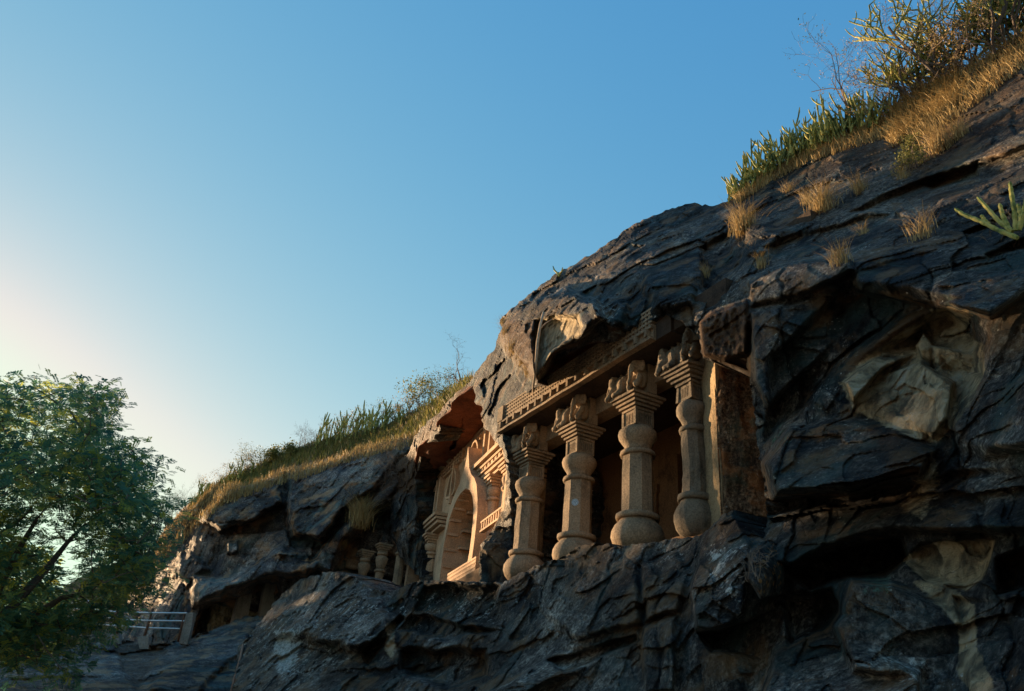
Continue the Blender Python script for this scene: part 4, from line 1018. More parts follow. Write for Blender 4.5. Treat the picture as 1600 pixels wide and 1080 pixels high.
oct_pillar(562, 925, 569, 862, 40.4, .22, 'short looking pillar with only its bell showing above the dark ledge')
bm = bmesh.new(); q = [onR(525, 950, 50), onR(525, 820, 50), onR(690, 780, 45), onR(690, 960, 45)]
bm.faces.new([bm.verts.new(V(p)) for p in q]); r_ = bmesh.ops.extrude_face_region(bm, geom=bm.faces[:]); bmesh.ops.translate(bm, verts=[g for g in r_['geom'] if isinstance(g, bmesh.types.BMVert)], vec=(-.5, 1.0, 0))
structure('low_cave_back_wall', bm, M['shade_dark'])
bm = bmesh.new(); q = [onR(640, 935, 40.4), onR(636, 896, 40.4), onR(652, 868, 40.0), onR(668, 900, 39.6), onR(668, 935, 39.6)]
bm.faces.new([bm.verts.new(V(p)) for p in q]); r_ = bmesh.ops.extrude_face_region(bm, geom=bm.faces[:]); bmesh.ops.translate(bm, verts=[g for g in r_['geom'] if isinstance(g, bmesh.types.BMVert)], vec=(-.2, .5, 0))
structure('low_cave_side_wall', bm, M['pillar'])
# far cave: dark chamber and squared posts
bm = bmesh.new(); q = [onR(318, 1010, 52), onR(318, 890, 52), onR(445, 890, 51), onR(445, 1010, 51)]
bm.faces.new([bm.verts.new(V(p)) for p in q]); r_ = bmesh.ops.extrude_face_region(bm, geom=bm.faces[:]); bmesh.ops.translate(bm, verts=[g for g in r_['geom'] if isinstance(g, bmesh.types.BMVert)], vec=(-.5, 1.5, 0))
structure('far_cave_back_wall', bm, M['shade_dark'])
def sq_post(pb, pt, r_h, hw, label, mat):
    b = onR(*pb, r_h); t_ = onR(*pt, r_h); t = empty('cave_post', (b[0], b[1], b[2]-1), label, 'stone post', 'squared stone posts of the far cave')
    bm = bmesh.new()
    A = [bm.verts.new((b[0]+sx*hw, b[1]+sy*hw, b[2]-1.0)) for sx, sy in ((-1, -1), (1, -1), (1, 1), (-1, 1))]; B = [bm.verts.new((t_[0]+sx*hw*.85, t_[1]+sy*hw*.85, t_[2]+.4)) for sx, sy in ((-1, -1), (1, -1), (1, 1), (-1, 1))]
    bm.faces.new(A); bm.faces.new(B)
    for i in range(4): bm.faces.new((A[i], A[(i+1) % 4], B[(i+1) % 4], B[i]))
    subdiv(bm, 6); erode(bm, .05, 1.5, 3); obj('shaft', bm, mat, t)
    bm = bmesh.new(); box(bm, b[0]-hw*1.25, b[0]+hw*1.25, b[1]-hw*1.25, b[1]+hw*1.25, b[2]-.9, b[2]+.25); subdiv(bm, 3); erode(bm, .04, 2, 5); obj('plinth', bm, mat, t)
GS = stone_material('grey_cave_stone', (.38, .34, .29), (.22, .20, .18), pat=.5, bumpd=.03)
sq_post((370, 985), (381, 934), 46.6, .38, 'thicker grey stone post in the middle of the far cave mouth', GS)
sq_post((412, 975), (420, 922), 46.2, .36, 'grey stone post at the right side of the far cave, partly behind lichened rock', GS)
bm = bmesh.new(); q = [onR(325, 1000, 48.2), onR(330, 955, 48.2), onR(343, 940, 48.2), onR(362, 938, 48.2), onR(358, 1000, 48)]
bm.faces.new([bm.verts.new(V(p)) for p in q]); r_ = bmesh.ops.extrude_face_region(bm, geom=bm.faces[:]); bmesh.ops.translate(bm, verts=[g for g in r_['geom'] if isinstance(g, bmesh.types.BMVert)], vec=(-.3, 1.2, 0))
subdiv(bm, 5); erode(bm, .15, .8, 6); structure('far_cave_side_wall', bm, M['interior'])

# ------------------------------------------------------------------ railing, footings, pipe, root
rl = empty('pipe_railing', V(onR(225, 1005, 42)), 'three-rail pipe railing with leaning rusty posts on the rock slope', 'railing')
def bar3(name, pts, r, mat, parent, seg=6):
    bm = bmesh.new(); tube(bm, [V(onR(*p)) for p in pts], r, seg); return obj(name, bm, mat, parent, True)
for pts in ([(144, 952, 42.5), (170, 955.5, 42), (190, 957, 41.6), (240, 957.8, 40.6), (292, 958.2, 39.6)], [(149, 962.5, 42.5), (190, 968.5, 41.6), (240, 970, 40.6), (288, 970.6, 39.7)], [(140, 973.5, 42.6), (175, 977.5, 41.9), (227, 981.2, 40.9), (284, 982.6, 39.8)]):
    bar3('rail', pts, .042, M['steel'], rl)
for a, b in (((183, 990), (187, 955)), ((221, 1010), (239, 951)), ((278, 1003), (290.5, 951)), ((143, 985), (145, 932))):
    r = (42.55, 41.65, 40.75, 39.75)[(a[0] > 150)+(a[0] > 200)+(a[0] > 250)]
    bar3('post', [(a[0], a[1], r), (b[0], b[1], r)], .055, M['rust'], rl)
rl2 = empty('pipe_railing', V(onR(125, 980, 48)), 'far pale railing stretch half hidden behind the tree foliage', 'railing')
for pts in ([(108, 943.5, 44.5), (142, 939, 42.8)], [(106, 954, 44.5), (136, 950, 42.8)], [(104, 964, 44.5), (134, 959.5, 42.8)]): bar3('rail', pts, .042, M['steel'], rl2)
for px in (107, 126): bar3('post', [(px-2, 985, 44.5 if px < 110 else 43.6), (px, 941, 44.5 if px < 110 else 43.6)], .05, M['rust'], rl2)
def block(name, pxs, r_h, dep, mat, label, cat, group=None, amp=.05):
    bm = bmesh.new(); bm.faces.new([bm.verts.new(V(onR(a, b, r_h))) for a, b in pxs])
    e_ = bmesh.ops.extrude_face_region(bm, geom=bm.faces[:]); bmesh.ops.translate(bm, verts=[g for g in e_['geom'] if isinstance(g, bmesh.types.BMVert)], vec=(-dep, dep*.35, 0))
    subdiv(bm, 4); erode(bm, amp, 2.5, 4); return tag(obj(name, bm, mat), label, cat, group)
block('concrete_footing', [(170, 984), (184, 983), (187, 1006), (176, 1008)], 41.7, .6, M['concrete'], 'stubby concrete footing below the leaning middle post of the railing', 'footing')
block('concrete_footing', [(214, 995), (233, 993), (232, 1014), (218, 1014)], 40.7, .6, M['concrete'], 'squat concrete footing at the foot of the tallest rusty post', 'footing')
block('concrete_footing', [(122, 958), (138, 955), (146, 1000), (128, 1004)], 42.8, .8, M['concrete'], 'concrete pier behind the tree leaves at the bend of the railing', 'footing')
block('stone_slab', [(279, 1006), (291, 957), (303, 957), (293, 1006)], 39.9, .5, GS, 'leaning grey stone slab standing at the right end of the railing', 'stone slab')
bm = bmesh.new(); tube(bm, [V(onY(*p)) for p in ((380, 1008, 5.7), (374, 1035, 5.45), (366, 1062, 5.15), (358, 1095, 4.8))], .045, 6)
tag(obj('rusty_pipe', bm, plain('orange_rust', (.24, .10, .05), .8, var=.4), None, True), 'thin rust orange pipe running down the left edge of the lichened rock', 'pipe')
bm = bmesh.new(); tube(bm, [V(onY(*p)) for p in ((849, 488, 8.25), (844, 510, 8.1), (840, 535, 8.0), (838, 560, 8.0), (836, 585, 8.05), (833, 606, 8.15), (832, 618, 8.3))], [.03, .035, .04, .035, .03, .025, .015], 6)
tube(bm, [V(onY(*p)) for p in ((843, 515, 8.08), (853, 505, 8.3), (866, 497, 8.5))], [.02, .016, .008], 5)
tag(obj('hanging_root', bm, plain('root_bark', (.34, .25, .17), .9, var=.35), None, True), 'pale root hanging down over the hollow in the overhanging nose of rock', 'root')
#PART3
# ------------------------------------------------------------------ vegetation
def tris_obj(name, V_, Fq, mat, tone=None, parent=None, kind=None, label=None, cat=None, group=None, loc=None):
    V_ = np.asarray(V_, float)
    if parent is not None: V_ = V_-np.array(parent.matrix_world.translation[:])
    elif loc is not None: V_ = V_-np.asarray(loc)
    o = fast_quads(name, V_, Fq, mat, parent, smooth=False)
    if parent is None and loc is not None: o.location = loc
    if tone is not None:
        at = o.data.attributes.new('tone', 'FLOAT', 'POINT'); at.data.foreach_set('value', np.asarray(tone, np.float32))
    return tag(o, label, cat, group, kind)
def blades(roots, h, lean, wd, rng, nseg=2, spread=.5, dirv=None):
    """arched tapering grass blades as quads; roots (n,3)"""
    n_ = len(roots); H = h*rng.uniform(.5, 1.1, n_); ang = rng.uniform(0, 2*math.pi, n_)
    out = np.stack([np.cos(ang), np.sin(ang), np.zeros(n_)], -1)*(lean*rng.uniform(.2, 1.2, n_))[:, None]
    side = np.stack([-np.sin(ang+rng.uniform(-1, 1, n_)), np.cos(ang), np.zeros(n_)], -1); side /= np.linalg.norm(side, axis=1, keepdims=True)
    Vs = []; 
    for k in range(nseg+1):
        t = k/nseg; c = roots+np.array([0, 0, 1.])*(H*(t-.25*t*t*lean))[:, None]+out*(H*t*t)[:, None]
        wk = wd*(1-t*.85)*.5; Vs += [c-side*wk, c+side*wk]
    A = np.stack(Vs, 1).reshape(-1, 3); m_ = 2*(nseg+1); base = np.arange(n_)*m_; Q = []
    for k in range(nseg): Q.append(np.stack([base+2*k, base+2*k+1, base+2*k+3, base+2*k+2], -1))
    return A, np.concatenate(Q), np.repeat(rng.uniform(0, 1, n_), m_)
def join(parts):
    Vs, Fs, Ts = [], [], []; o = 0
    for a, q, t in parts: Vs.append(a); Fs.append(q+o); Ts.append(t); o += len(a)
    return np.concatenate(Vs), np.concatenate(Fs), np.concatenate(Ts)
RG = np.random.RandomState(5)
def tuft(px, py, size, n_, label, group='dry grass tufts on the rock', droop=.6, only=('rock_cliff', 'far_rock_cliff', 'rock_overhang', 'rock_ledge')):
    p, nr = hit(px, py, only)
    if p is None: return
    p = np.array(p[:]); roots = p+RG.normal(0, size*.16, (n_, 3))*np.array([1, 1, .7])-np.array([0, 0, .04])
    A, Q, t = blades(roots, size, droop, max(.010, size*.016), RG, 3)
    tris_obj('grass_tuft', A, Q, M['drygrass'], t, None, None, label, 'grass tuft', group, loc=p)
# dry tufts that stand on the rock face
for a in [(1162, 362, .85, 420, 'tall pale dry grass tuft below the left end of the crest cactus row'),
          (1285, 330, .75, 420, 'wide straw coloured tuft on the ledge in the middle of the upper slope'),
          (1262, 318, .45, 160, 'small straw tuft left of the wide one, upper slope'),
          (1345, 300, .5, 240, 'low straw tuft on the right end of the slope ledge'),
          (1470, 235, .75, 420, 'bushy grey straw tuft below the sunlit grass at the upper right'),
          (1500, 215, .55, 260, 'straw tuft right of the bushy grey one under the crest'),
          (1412, 278, .4, 120, 'small brown tuft beside the green weeds on the upper slope'),
          (1442, 372, .6, 110, 'thin upright brown tuft alone on the smooth slope'),
          (1312, 412, .45, 170, 'orange brown tuft growing on top of the angular block right of the pier'),
          (1350, 365, .3, 70, 'tiny pale sprig low on the smooth slope'),
          (1192, 418, .4, 120, 'brown tuft wedged in the crack above the pitted block'),
          (1100, 430, .4, 110, 'short tan tuft in the dark crack of the dome'),
          (1232, 300, .4, 90, 'short tuft under the cactus row near the middle of the crest')]:
    tuft(*a)
tuft(563, 815, 1.5, 700, 'big orange dry tuft hanging from the slanting ledge over the low cave', droop=.9)
tuft(535, 852, .9, 160, 'thin dry wisps under the slanting ledge', droop=1.0)
for px, py, s in ((790, 520, .45), (800, 545, .5), (815, 565, .5), (826, 585, .5), (786, 505, .35)):
    tuft(px, py, s, 120, 'fibrous brown roots on the overhanging nose, %s' % {520: 'second from its top', 545: 'third from its top', 565: 'fourth from its top', 585: 'lowest of the five', 505: 'topmost of the five'}[py], 'brown roots on the overhanging nose', 1.0)

# crest grass: uncountable, one object per band
def band(name, pts, n_, h, mat, kind, only, seed, lean=.5, wd=.02, jit=8):
    rng = np.random.RandomState(seed); roots = []
    P_ = np.array(pts, float); sl_ = np.linalg.norm(np.diff(P_[:, :2], axis=0), axis=1); cs = np.concatenate([[0], np.cumsum(sl_)])
    for _ in range(n_//3):
        s_ = rng.uniform(0, cs[-1]); i = min(np.searchsorted(cs, s_, side='right')-1, len(P_)-2); t = (s_-cs[i])/(sl_[i]+1e-6)
        q = P_[i]+(P_[i+1]-P_[i])*t; p, nr = hit(q[0]+rng.normal(0, 2), q[1]+q[2]*rng.uniform(0, 1)**1.2, only)
        if p is None: continue
        p = np.array(p[:])
        for _k in range(3): roots.append(p+rng.normal(0, h*.18, 3)*np.array([1, 1, .1]))
    roots = np.array(roots)
    A, Q, t = blades(roots, h, lean, wd, rng, 2)
    return tris_obj(name, A, Q, M[mat], t, None, kind)
band('dry_crest_grass', [(1150, 308, 14), (1200, 272, 16), (1260, 236, 22), (1310, 215, 24), (1390, 187, 30), (1440, 142, 75), (1500, 114, 70), (1560, 80, 60), (1610, 48, 50)], 12000, .34, 'drygrass', 'stuff', ('rock_cliff',), 1)
band('sunlit_grass_bank', [(1395, 182, 50), (1440, 140, 70), (1500, 112, 50)], 6500, .42, 'drygrass', 'stuff', ('rock_cliff',), 2, .9)
band('hill_grass', [(215, 900, 40), (262, 820, 50), (300, 784, 50), (345, 752, 40), (430, 716, 45), (480, 697, 50), (540, 685, 40), (600, 669, 40), (650, 648, 50), (690, 624, 50), (745, 590, 40)], 17000, .5, 'drygrass', 'stuff', ('hillside', 'far_rock_cliff'), 3, .5, .05)
band('green_undergrowth', [(300, 775, 30), (345, 750, 26), (400, 730, 30), (430, 716, 20), (540, 682, 30), (600, 667, 40), (650, 646, 45), (690, 622, 40), (735, 592, 30)], 9000, .75, 'greengrass', 'stuff', ('hillside',), 4, .6, .09)
print('grass', round(time.time()-T0, 1))

# candelabra euphorbias
def euphorbia(px, py, h, n_, label, group, only, r0=.035, seed=0, spread=.5, mat='cactus', segs=5):
    p, nr = hit(px, py, only)
    if p is None: return None
    rng = random.Random(seed); p = Vector(p); root = p-Vector((0, 0, .1))
    t = empty('euphorbia_shrub', root, label, 'cactus shrub', group)
    bm = bmesh.new(); stems = []
    for i in range(n_):
        a = rng.uniform(0, 2*math.pi); tilt = rng.uniform(0, spread)
        b = root+Vector((rng.gauss(0, h*.22), rng.gauss(0, h*.22), 0)); d = Vector((math.cos(a)*tilt, math.sin(a)*tilt, 1)).normalized()
        L = h*rng.uniform(.55, 1.0); pts = [b]; rr = [r0]; k = 5
        for s in range(1, k+1):
            d = (d+Vector((rng.gauss(0, .05), rng.gauss(0, .05), .10))).normalized(); pts.append(pts[-1]+d*L/k); rr.append(r0*(.75 if s % 2 else 1.05)*(1-.12*s/k))
        rr[-1] = r0*.35
        tube(bm, pts, rr, segs)
        for _ in range(rng.randint(1, 3)):
            j = rng.randint(1, k-1); a2 = rng.uniform(0, 2*math.pi); q = pts[j]; e = Vector((math.cos(a2)*.8, math.sin(a2)*.8, .5)).normalized(); L2 = L*rng.uniform(.25, .5); pp = [q.copy()]; r2 = [r0*.6]
            for s in range(1, 5):
                e = (e+Vector((0, 0, .35))).normalized(); pp.append(pp[-1]+e*L2/4); r2.append(r0*(.9 if s % 2 else .7)*(1-.1*s/4))
            r2[-1] = r0*.3; tube(bm, pp, r2, segs)
    o = tag(obj('stems', bm, M[mat], t, False), kind='stuff')
    return t
crest = [(1150, 303), (1160, 296), (1170, 292), (1182, 283), (1194, 274), (1206, 266), (1219, 258), (1232, 249), (1246, 243), (1259, 236), (1272, 230), (1287, 224), (1300, 219), (1316, 211), (1331, 206), (1347, 201), (1364, 196), (1380, 190)]
names = ['low spreading euphorbia at the very left end of the sunlit crest row', 'euphorbia second in the crest row, leaning left over the dome', 'euphorbia third in the crest row above the tall straw tuft']
for i, (px, py) in enumerate(crest):
    lb = names[i] if i < 3 else 'euphorbia number %s along the sunlit crest row counted from its left end' % ['four', 'five', 'six', 'seven', 'eight', 'nine', 'ten', 'eleven', 'twelve', 'thirteen', 'fourteen', 'fifteen', 'sixteen', 'seventeen', 'eighteen'][i-3]
    euphorbia(px, py+7, 1.25 if i > 2 else .8, 18, lb, 'euphorbias along the sunlit crest', ('rock_cliff',), .030, 100+i, .55 if i > 2 else .9)
lefts = [(302, 787), (322, 772), (345, 756), (372, 746), (398, 736), (500, 694), (520, 690), (538, 686), (556, 681), (575, 676), (594, 671), (612, 664), (630, 656)]
for i, (px, py) in enumerate(lefts):
    lb = 'tall dark euphorbia clump on the left hill crest, number %s from the left' % ['one', 'two', 'three', 'four', 'five', 'six', 'seven', 'eight', 'nine', 'ten', 'eleven', 'twelve', 'thirteen'][i]
    euphorbia(px, py+6, (1.2, 1.7, 1.1, 1.8, 1.3, 1.9, 2.7, 3.1, 2.4, 2.9, 2.0, 2.5, 1.7)[i], (6, 8, 7, 7, 6, 7, 9, 10, 8, 9, 7, 8, 7)[i], lb, 'euphorbias on the left hill crest', ('hillside',), .07, 200+i, .3)

# twiggy shrubs and small trees
def twigs(bm, p, d, L, r, depth, rng, tips, gnarl=.25, up=.05, seg=4, kids=(2, 3), shrink=.72):
    k = 3; pts = [p.copy()]; rr = [r]
    for s in range(k):
        d = (d+Vector((rng.gauss(0, gnarl), rng.gauss(0, gnarl), rng.gauss(0, gnarl)+up))).normalized(); pts.append(pts[-1]+d*L/k); rr.append(max(.003, r*(1-.38*(s+1)/k)))
    tube(bm, pts, rr, seg)
    if depth == 0: tips.append(pts[-1]); tips.append(pts[-2]); return
    for _ in range(rng.randint(*kids)):
        ax = d.orthogonal().normalized(); ax.rotate(Matrix.Rotation(rng.uniform(0, 6.28), 3, d)); e = (d*rng.uniform(.6, 1)+ax*rng.uniform(.5, .95)).normalized()
        j = rng.choice([2, 3, 3]); twigs(bm, pts[j], e, L*shrink*rng.uniform(.75, 1.15), rr[j]*.7, depth-1, rng, tips, gnarl, up, 3 if depth < 3 else seg, kids, shrink)
def leaves_at(tips, n_, sz, spread, rng, ar=.5):
    c = np.repeat(np.array([t[:] for t in tips]), n_, 0); c = c+rng.normal(0, spread, c.shape)
    m_ = len(c); a = rng.normal(0, 1, (m_, 3)); a /= np.linalg.norm(a, axis=1, keepdims=True); b = np.cross(a, rng.normal(0, 1, (m_, 3))); b /= np.linalg.norm(b, axis=1, keepdims=True)+1e-9
    s_ = sz*rng.uniform(.6, 1.3, m_)[:, None]
    A = np.stack([c-a*s_, c-b*s_*ar, c+a*s_, c+b*s_*ar], 1).reshape(-1, 3); Q = np.arange(m_*4).reshape(-1, 4)
    return A, Q, np.repeat(rng.uniform(0, 1, m_), 4)
def shrub(px, py, h, label, group, only, seed, stems=4, depth=4, r=.02, leaf=0, mat='twig', lmat='leaf', lsz=.04, gn=.25, up=.05, tilt=.5, cat='shrub', nm='bare_shrub', pos=None, shrink=.72):
    if pos is None:
        p, nr = hit(px, py, only)
        if p is None: return
    else: p = pos
    rng = random.Random(seed); p = Vector(p)-Vector((0, 0, .1)); t = empty(nm, p, label, cat, group); bm = bmesh.new(); tips = []
    for i in range(stems):
        a = rng.uniform(0, 6.28); d = Vector((math.cos(a)*tilt, math.sin(a)*tilt, 1)).normalized(); twigs(bm, p.copy(), d, h*.34*rng.uniform(.8, 1.2), r, depth, rng, tips, gn, up, shrink=shrink)
    obj('branches', bm, M[mat], t, False)
    if leaf:
        A, Q, tt = leaves_at(tips, leaf, lsz, lsz*2.2, np.random.RandomState(seed)); tris_obj('foliage', A, Q, M[lmat], tt, t)
    return t
BG = 'bare shrubs on the hill crests'
HS = ('hillside',)
shrub(1330, 207, 3.6, 'single upright bare sapling rising above the right crest row', BG, ('rock_cliff',), 1, 2, 4, .035, 1, lmat='greengrass', lsz=.03, tilt=.15, up=.12, shrink=.66)
shrub(1395, 190, 1.6, 'reddish bare bush between the crest cactus row and the big euphorbia', BG, ('rock_cliff',), 2, 6, 4, .014, 1, lmat='drygrass', lsz=.035)
shrub(1420, 165, 1.3, 'twiggy bush at the left foot of the big euphorbia', BG, ('rock_cliff',), 22, 6, 4, .012)
shrub(1290, 228, 1.9, 'thin leafless shoots in the middle of the crest cactus row', BG, ('rock_cliff',), 3, 3, 3, .010, 1, lmat='greengrass', lsz=.025, tilt=.3)
shrub(1060, 322, .5, 'tiny sprig on top of the rounded dome', BG, ('rock_cliff',), 4, 2, 2, .008, 1, lmat='greengrass', lsz=.03)
shrub(855, 444, .55, 'faint leafy sprig on the lower left edge of the dome', BG, ('rock_cliff',), 41, 2, 2, .006, 2, lmat='greengrass', lsz=.025)
shrub(725, 604, 3.3, 'gnarled bare tree on the crest just above the red soffit', BG, HS+('rock_overhang',), 5, 2, 5, .05, 0, gn=.35, tilt=.4)
shrub(690, 632, 2.8, 'sparse leafy tree left of the gnarled one above the overhang', BG, HS, 6, 5, 5, .035, 1, lmat='greengrass', lsz=.06, gn=.3)
shrub(660, 645, 3.2, 'leafy green bush on the crest above the left end of the overhang', BG, HS, 61, 6, 4, .03, 3, lmat='greengrass', lsz=.08, nm='green_bush')
shrub(640, 655, 2.8, 'pinkish twiggy bush beside the green one on the crest', BG, HS, 62, 6, 4, .03, 1, lmat='drygrass', lsz=.06)
shrub(470, 706, 3.6, 'wide bare shrub beside the tall cactus clumps on the left hill', BG, HS, 7, 6, 5, .035, 0, gn=.3)
shrub(500, 700, 3.2, 'bare shrub half inside the tall cactus clumps', BG, HS, 71, 5, 5, .035, 0, gn=.3)
shrub(590, 674, 3.0, 'thin twiggy bush rising over the middle of the tall cactus clumps', BG, HS, 72, 6, 4, .03, 1, lmat='greengrass', lsz=.05)
shrub(472, 712, 2.8, 'small crooked bare tree on the golden mound of the left hill', BG, HS, 8, 1, 4, .06, 0, gn=.4, tilt=.2)
shrub(488, 706, 2.2, 'second small crooked bare tree on the golden mound', BG, HS, 9, 1, 4, .05, 0, gn=.4, tilt=.3)
shrub(410, 735, 3.6, 'airy small leaved tree on the left hill over the green bushes', BG, HS, 10, 5, 5, .04, 1, lmat='greengrass', lsz=.06)
shrub(430, 724, 1.8, 'yellow green bush on the left hill at the foot of the airy tree', BG, HS, 11, 8, 3, .03, 6, lmat='greengrass', lsz=.09, nm='green_bush')
shrub(455, 716, 1.5, 'low bright green bush near the golden mound', BG, HS, 12, 8, 3, .03, 6, lmat='greengrass', lsz=.09, nm='green_bush')
shrub(368, 750, 2.6, 'twiggy grey shrub on the lower left hill', BG, HS, 13, 5, 4, .035, 1, lmat='greengrass', lsz=.06)
shrub(268, 826, 5.0, 'pale bare tree at the bottom of the left hill crest beside the big leafy tree', BG, HS, 14, 5, 5, .05, 0, gn=.25)
shrub(285, 805, 3.6, 'smaller pale bare tree just right of the other on the low hill', BG, HS, 15, 5, 5, .04, 0, gn=.25)
shrub(350, 756, 2.6, 'dry yellowish scrub low on the left hill', BG, HS, 650, 6, 4, .03, 1, lmat='drygrass', lsz=.06, gn=.3)
shrub(390, 742, 2.4, 'dry scrub just left of the airy small leaved tree', BG, HS, 690, 6, 4, .03, 1, lmat='drygrass', lsz=.06, gn=.3)
shrub(525, 690, 3, 'dry straggly bush among the left cactus clumps', BG, HS, 825, 6, 4, .03, 1, lmat='drygrass', lsz=.06, gn=.3)
shrub(555, 683, 2.6, 'second dry straggly bush among the left cactus clumps', BG, HS, 855, 6, 4, .03, 1, lmat='drygrass', lsz=.06, gn=.3)
shrub(615, 664, 2.6, 'dry bush at the right end of the left cactus clumps', BG, HS, 915, 6, 4, .03, 1, lmat='drygrass', lsz=.06, gn=.3)
shrub(318, 776, 2.2, 'thin grey scrub near the bottom of the left crest', BG, HS, 618, 6, 4, .03, 1, lmat='drygrass', lsz=.06, gn=.3)
# leafless creeper sprawling on the rock face
shrub(600, 752, 4.2, 'leafless grey creeper sprawling over the rounded rock left of the overhang', 'creepers on the rock', ('far_rock_cliff',), 16, 9, 5, .035, 0, gn=.4, up=-.05, tilt=1.6, nm='bare_creeper', cat='creeper', shrink=.8)
shrub(1435, 262, .7, 'dark green leafy weed on the upper slope under the sunlit bank', 'green weeds', ('rock_cliff',), 17, 7, 3, .01, 4, lmat='greengrass', lsz=.026, nm='green_weed', cat='weed')
shrub(1425, 240, .6, 'dark green weed just above the other on the upper slope', 'green weeds', ('rock_cliff',), 18, 7, 3, .01, 4, lmat='greengrass', lsz=.026, nm='green_weed', cat='weed')
shrub(1175, 385, .5, 'dry twigs hanging in the gully below the crest', BG, ('rock_cliff',), 19, 5, 3, .008)
shrub(1585, 385, .9, 'grey dry twigs tangled under the green cactus arm at the right edge', BG, ('rock_cliff',), 20, 9, 4, .008)
shrub(1185, 905, .7, 'thin dry weed rising in front of the orange spotted rock', BG, ('rock_ledge',), 21, 3, 3, .006, tilt=.2)

# big euphorbia tree at the top right corner
def big_euphorbia(pos, h, seed, label, nst=12, r0=.05, tilt=.9):
    rng = random.Random(seed); t = empty('euphorbia_tree', pos, label, 'cactus tree', 'large euphorbias'); bw = bmesh.new(); bg_ = bmesh.new()
    def grow(p, d, L, r, depth):
        k = 4; pts = [p.copy()]; rr = [r]
        woody = depth >= 3
        for s in range(k):
            d = (d+Vector((rng.gauss(0, .12), rng.gauss(0, .12), .14))).normalized(); pts.append(pts[-1]+d*L/k)
            rr.append(r*(1-.2*(s+1)/k)*(1 if woody or s % 2 else .8))
        if depth == 0: rr[-1] = r*.4
        tube(bw if woody else bg_, pts, rr, 5)
        if depth:
            for _ in range(rng.randint(2, 3)):
                a = rng.uniform(0, 6.28); e = (d*.7+Vector((math.cos(a), math.sin(a), .1))*.75).normalized(); grow(pts[rng.choice([2, 3, 4])], e, L*rng.uniform(.7, .95), r*.86 if depth > 1 else r*.8, depth-1)
    for i in range(nst):
        a = rng.uniform(0, 6.28); grow(Vector(pos)+Vector((rng.gauss(0, .2), rng.gauss(0, .2), 0)), Vector((math.cos(a)*tilt, math.sin(a)*tilt, 1)).normalized(), h*.27, r0, 4)
    obj('limbs', bw, M['bark'], t); obj('green_arms', bg_, M['cactus'], t)
for px, py, h, sd, lb, ns in ((1490, 118, 3.7, 31, 'largest branching euphorbia at the top right, arms spreading left against the sky', 7), (1545, 92, 3.6, 32, 'branching euphorbia right of the largest one at the top edge', 6), (1455, 140, 2.6, 33, 'smaller branching euphorbia at the lower left of the group', 5), (1590, 62, 3.0, 36, 'branching euphorbia cut by the right edge of the view', 5)):
    p, nr = hit(px, py+6, ('rock_cliff',))
    if p is not None: big_euphorbia(p-Vector((0, 0, .1)), h, sd, lb, ns, .04, 1.0)
shrub(1440, 150, 3.2, 'bare grey bush reaching left behind the largest euphorbia', BG, ('rock_cliff',), 34, 6, 5, .022, 1, lmat='drygrass', lsz=.025, tilt=.9)
shrub(1520, 105, 3.0, 'tangled bare bush among the big euphorbias', BG, ('rock_cliff',), 35, 6, 5, .022, 0, tilt=.9)
shrub(1580, 75, 2.4, 'reddish twiggy bush under the euphorbias at the top right corner', BG, ('rock_cliff',), 37, 7, 5, .018, 1, lmat='drygrass', lsz=.03, tilt=.9)
# green arm at the right edge
p, nr = hit(1585, 372, ('rock_cliff',))
if p is not None:
    t = empty('euphorbia_shrub', p, 'low euphorbia with thick green arms reaching left, on the rock at the right edge', 'cactus shrub'); y0 = float(p.y)-.25
    bm = bmesh.new()
    for pts in ([(1590, 372), (1560, 360), (1530, 345), (1505, 335), (1492, 326)], [(1582, 362), (1560, 345), (1545, 328), (1527, 308)], [(1588, 360), (1585, 330), (1580, 300), (1578, 284)], [(1575, 355), (1566, 335), (1562, 318)], [(1592, 360), (1600, 330), (1605, 306)], [(1545, 352), (1538, 344), (1533, 336)], [(1596, 350), (1595, 335), (1590, 318)]):
        n_ = len(pts); P_ = [V(onY(a, b, y0-.02*i)) for i, (a, b) in enumerate(pts)]; Q_ = []
        for i in range(n_-1):
            for s in range(4): Q_.append(P_[i].lerp(P_[i+1], s/4))
        Q_.append(P_[-1]); tube(bm, Q_, [.036*(1.12 if i % 2 else .86)*(1-.3*i/len(Q_)) if i < len(Q_)-1 else .012 for i in range(len(Q_))], 6)
    obj('green_arms', bm, M['cactus'], t)
# two-pronged sprout on the dome edge
p, nr = hit(872, 432, ('rock_cliff',))
if p is not None:
    bm = bmesh.new(); y0 = float(p.y)
    for pts in ([(873, 432), (871, 427), (866, 422), (864, 416)], [(873, 432), (875, 427), (878, 424), (879, 418)]): tube(bm, [V(onY(a, b, y0)) for a, b in pts], [.03, .035, .03, .015], 5)
    tag(obj('cactus_sprout', bm, M['cactus']), 'small two-pronged cactus sprout on the sloping edge of the dome', 'cactus')
print('shrubs', round(time.time()-T0, 1))

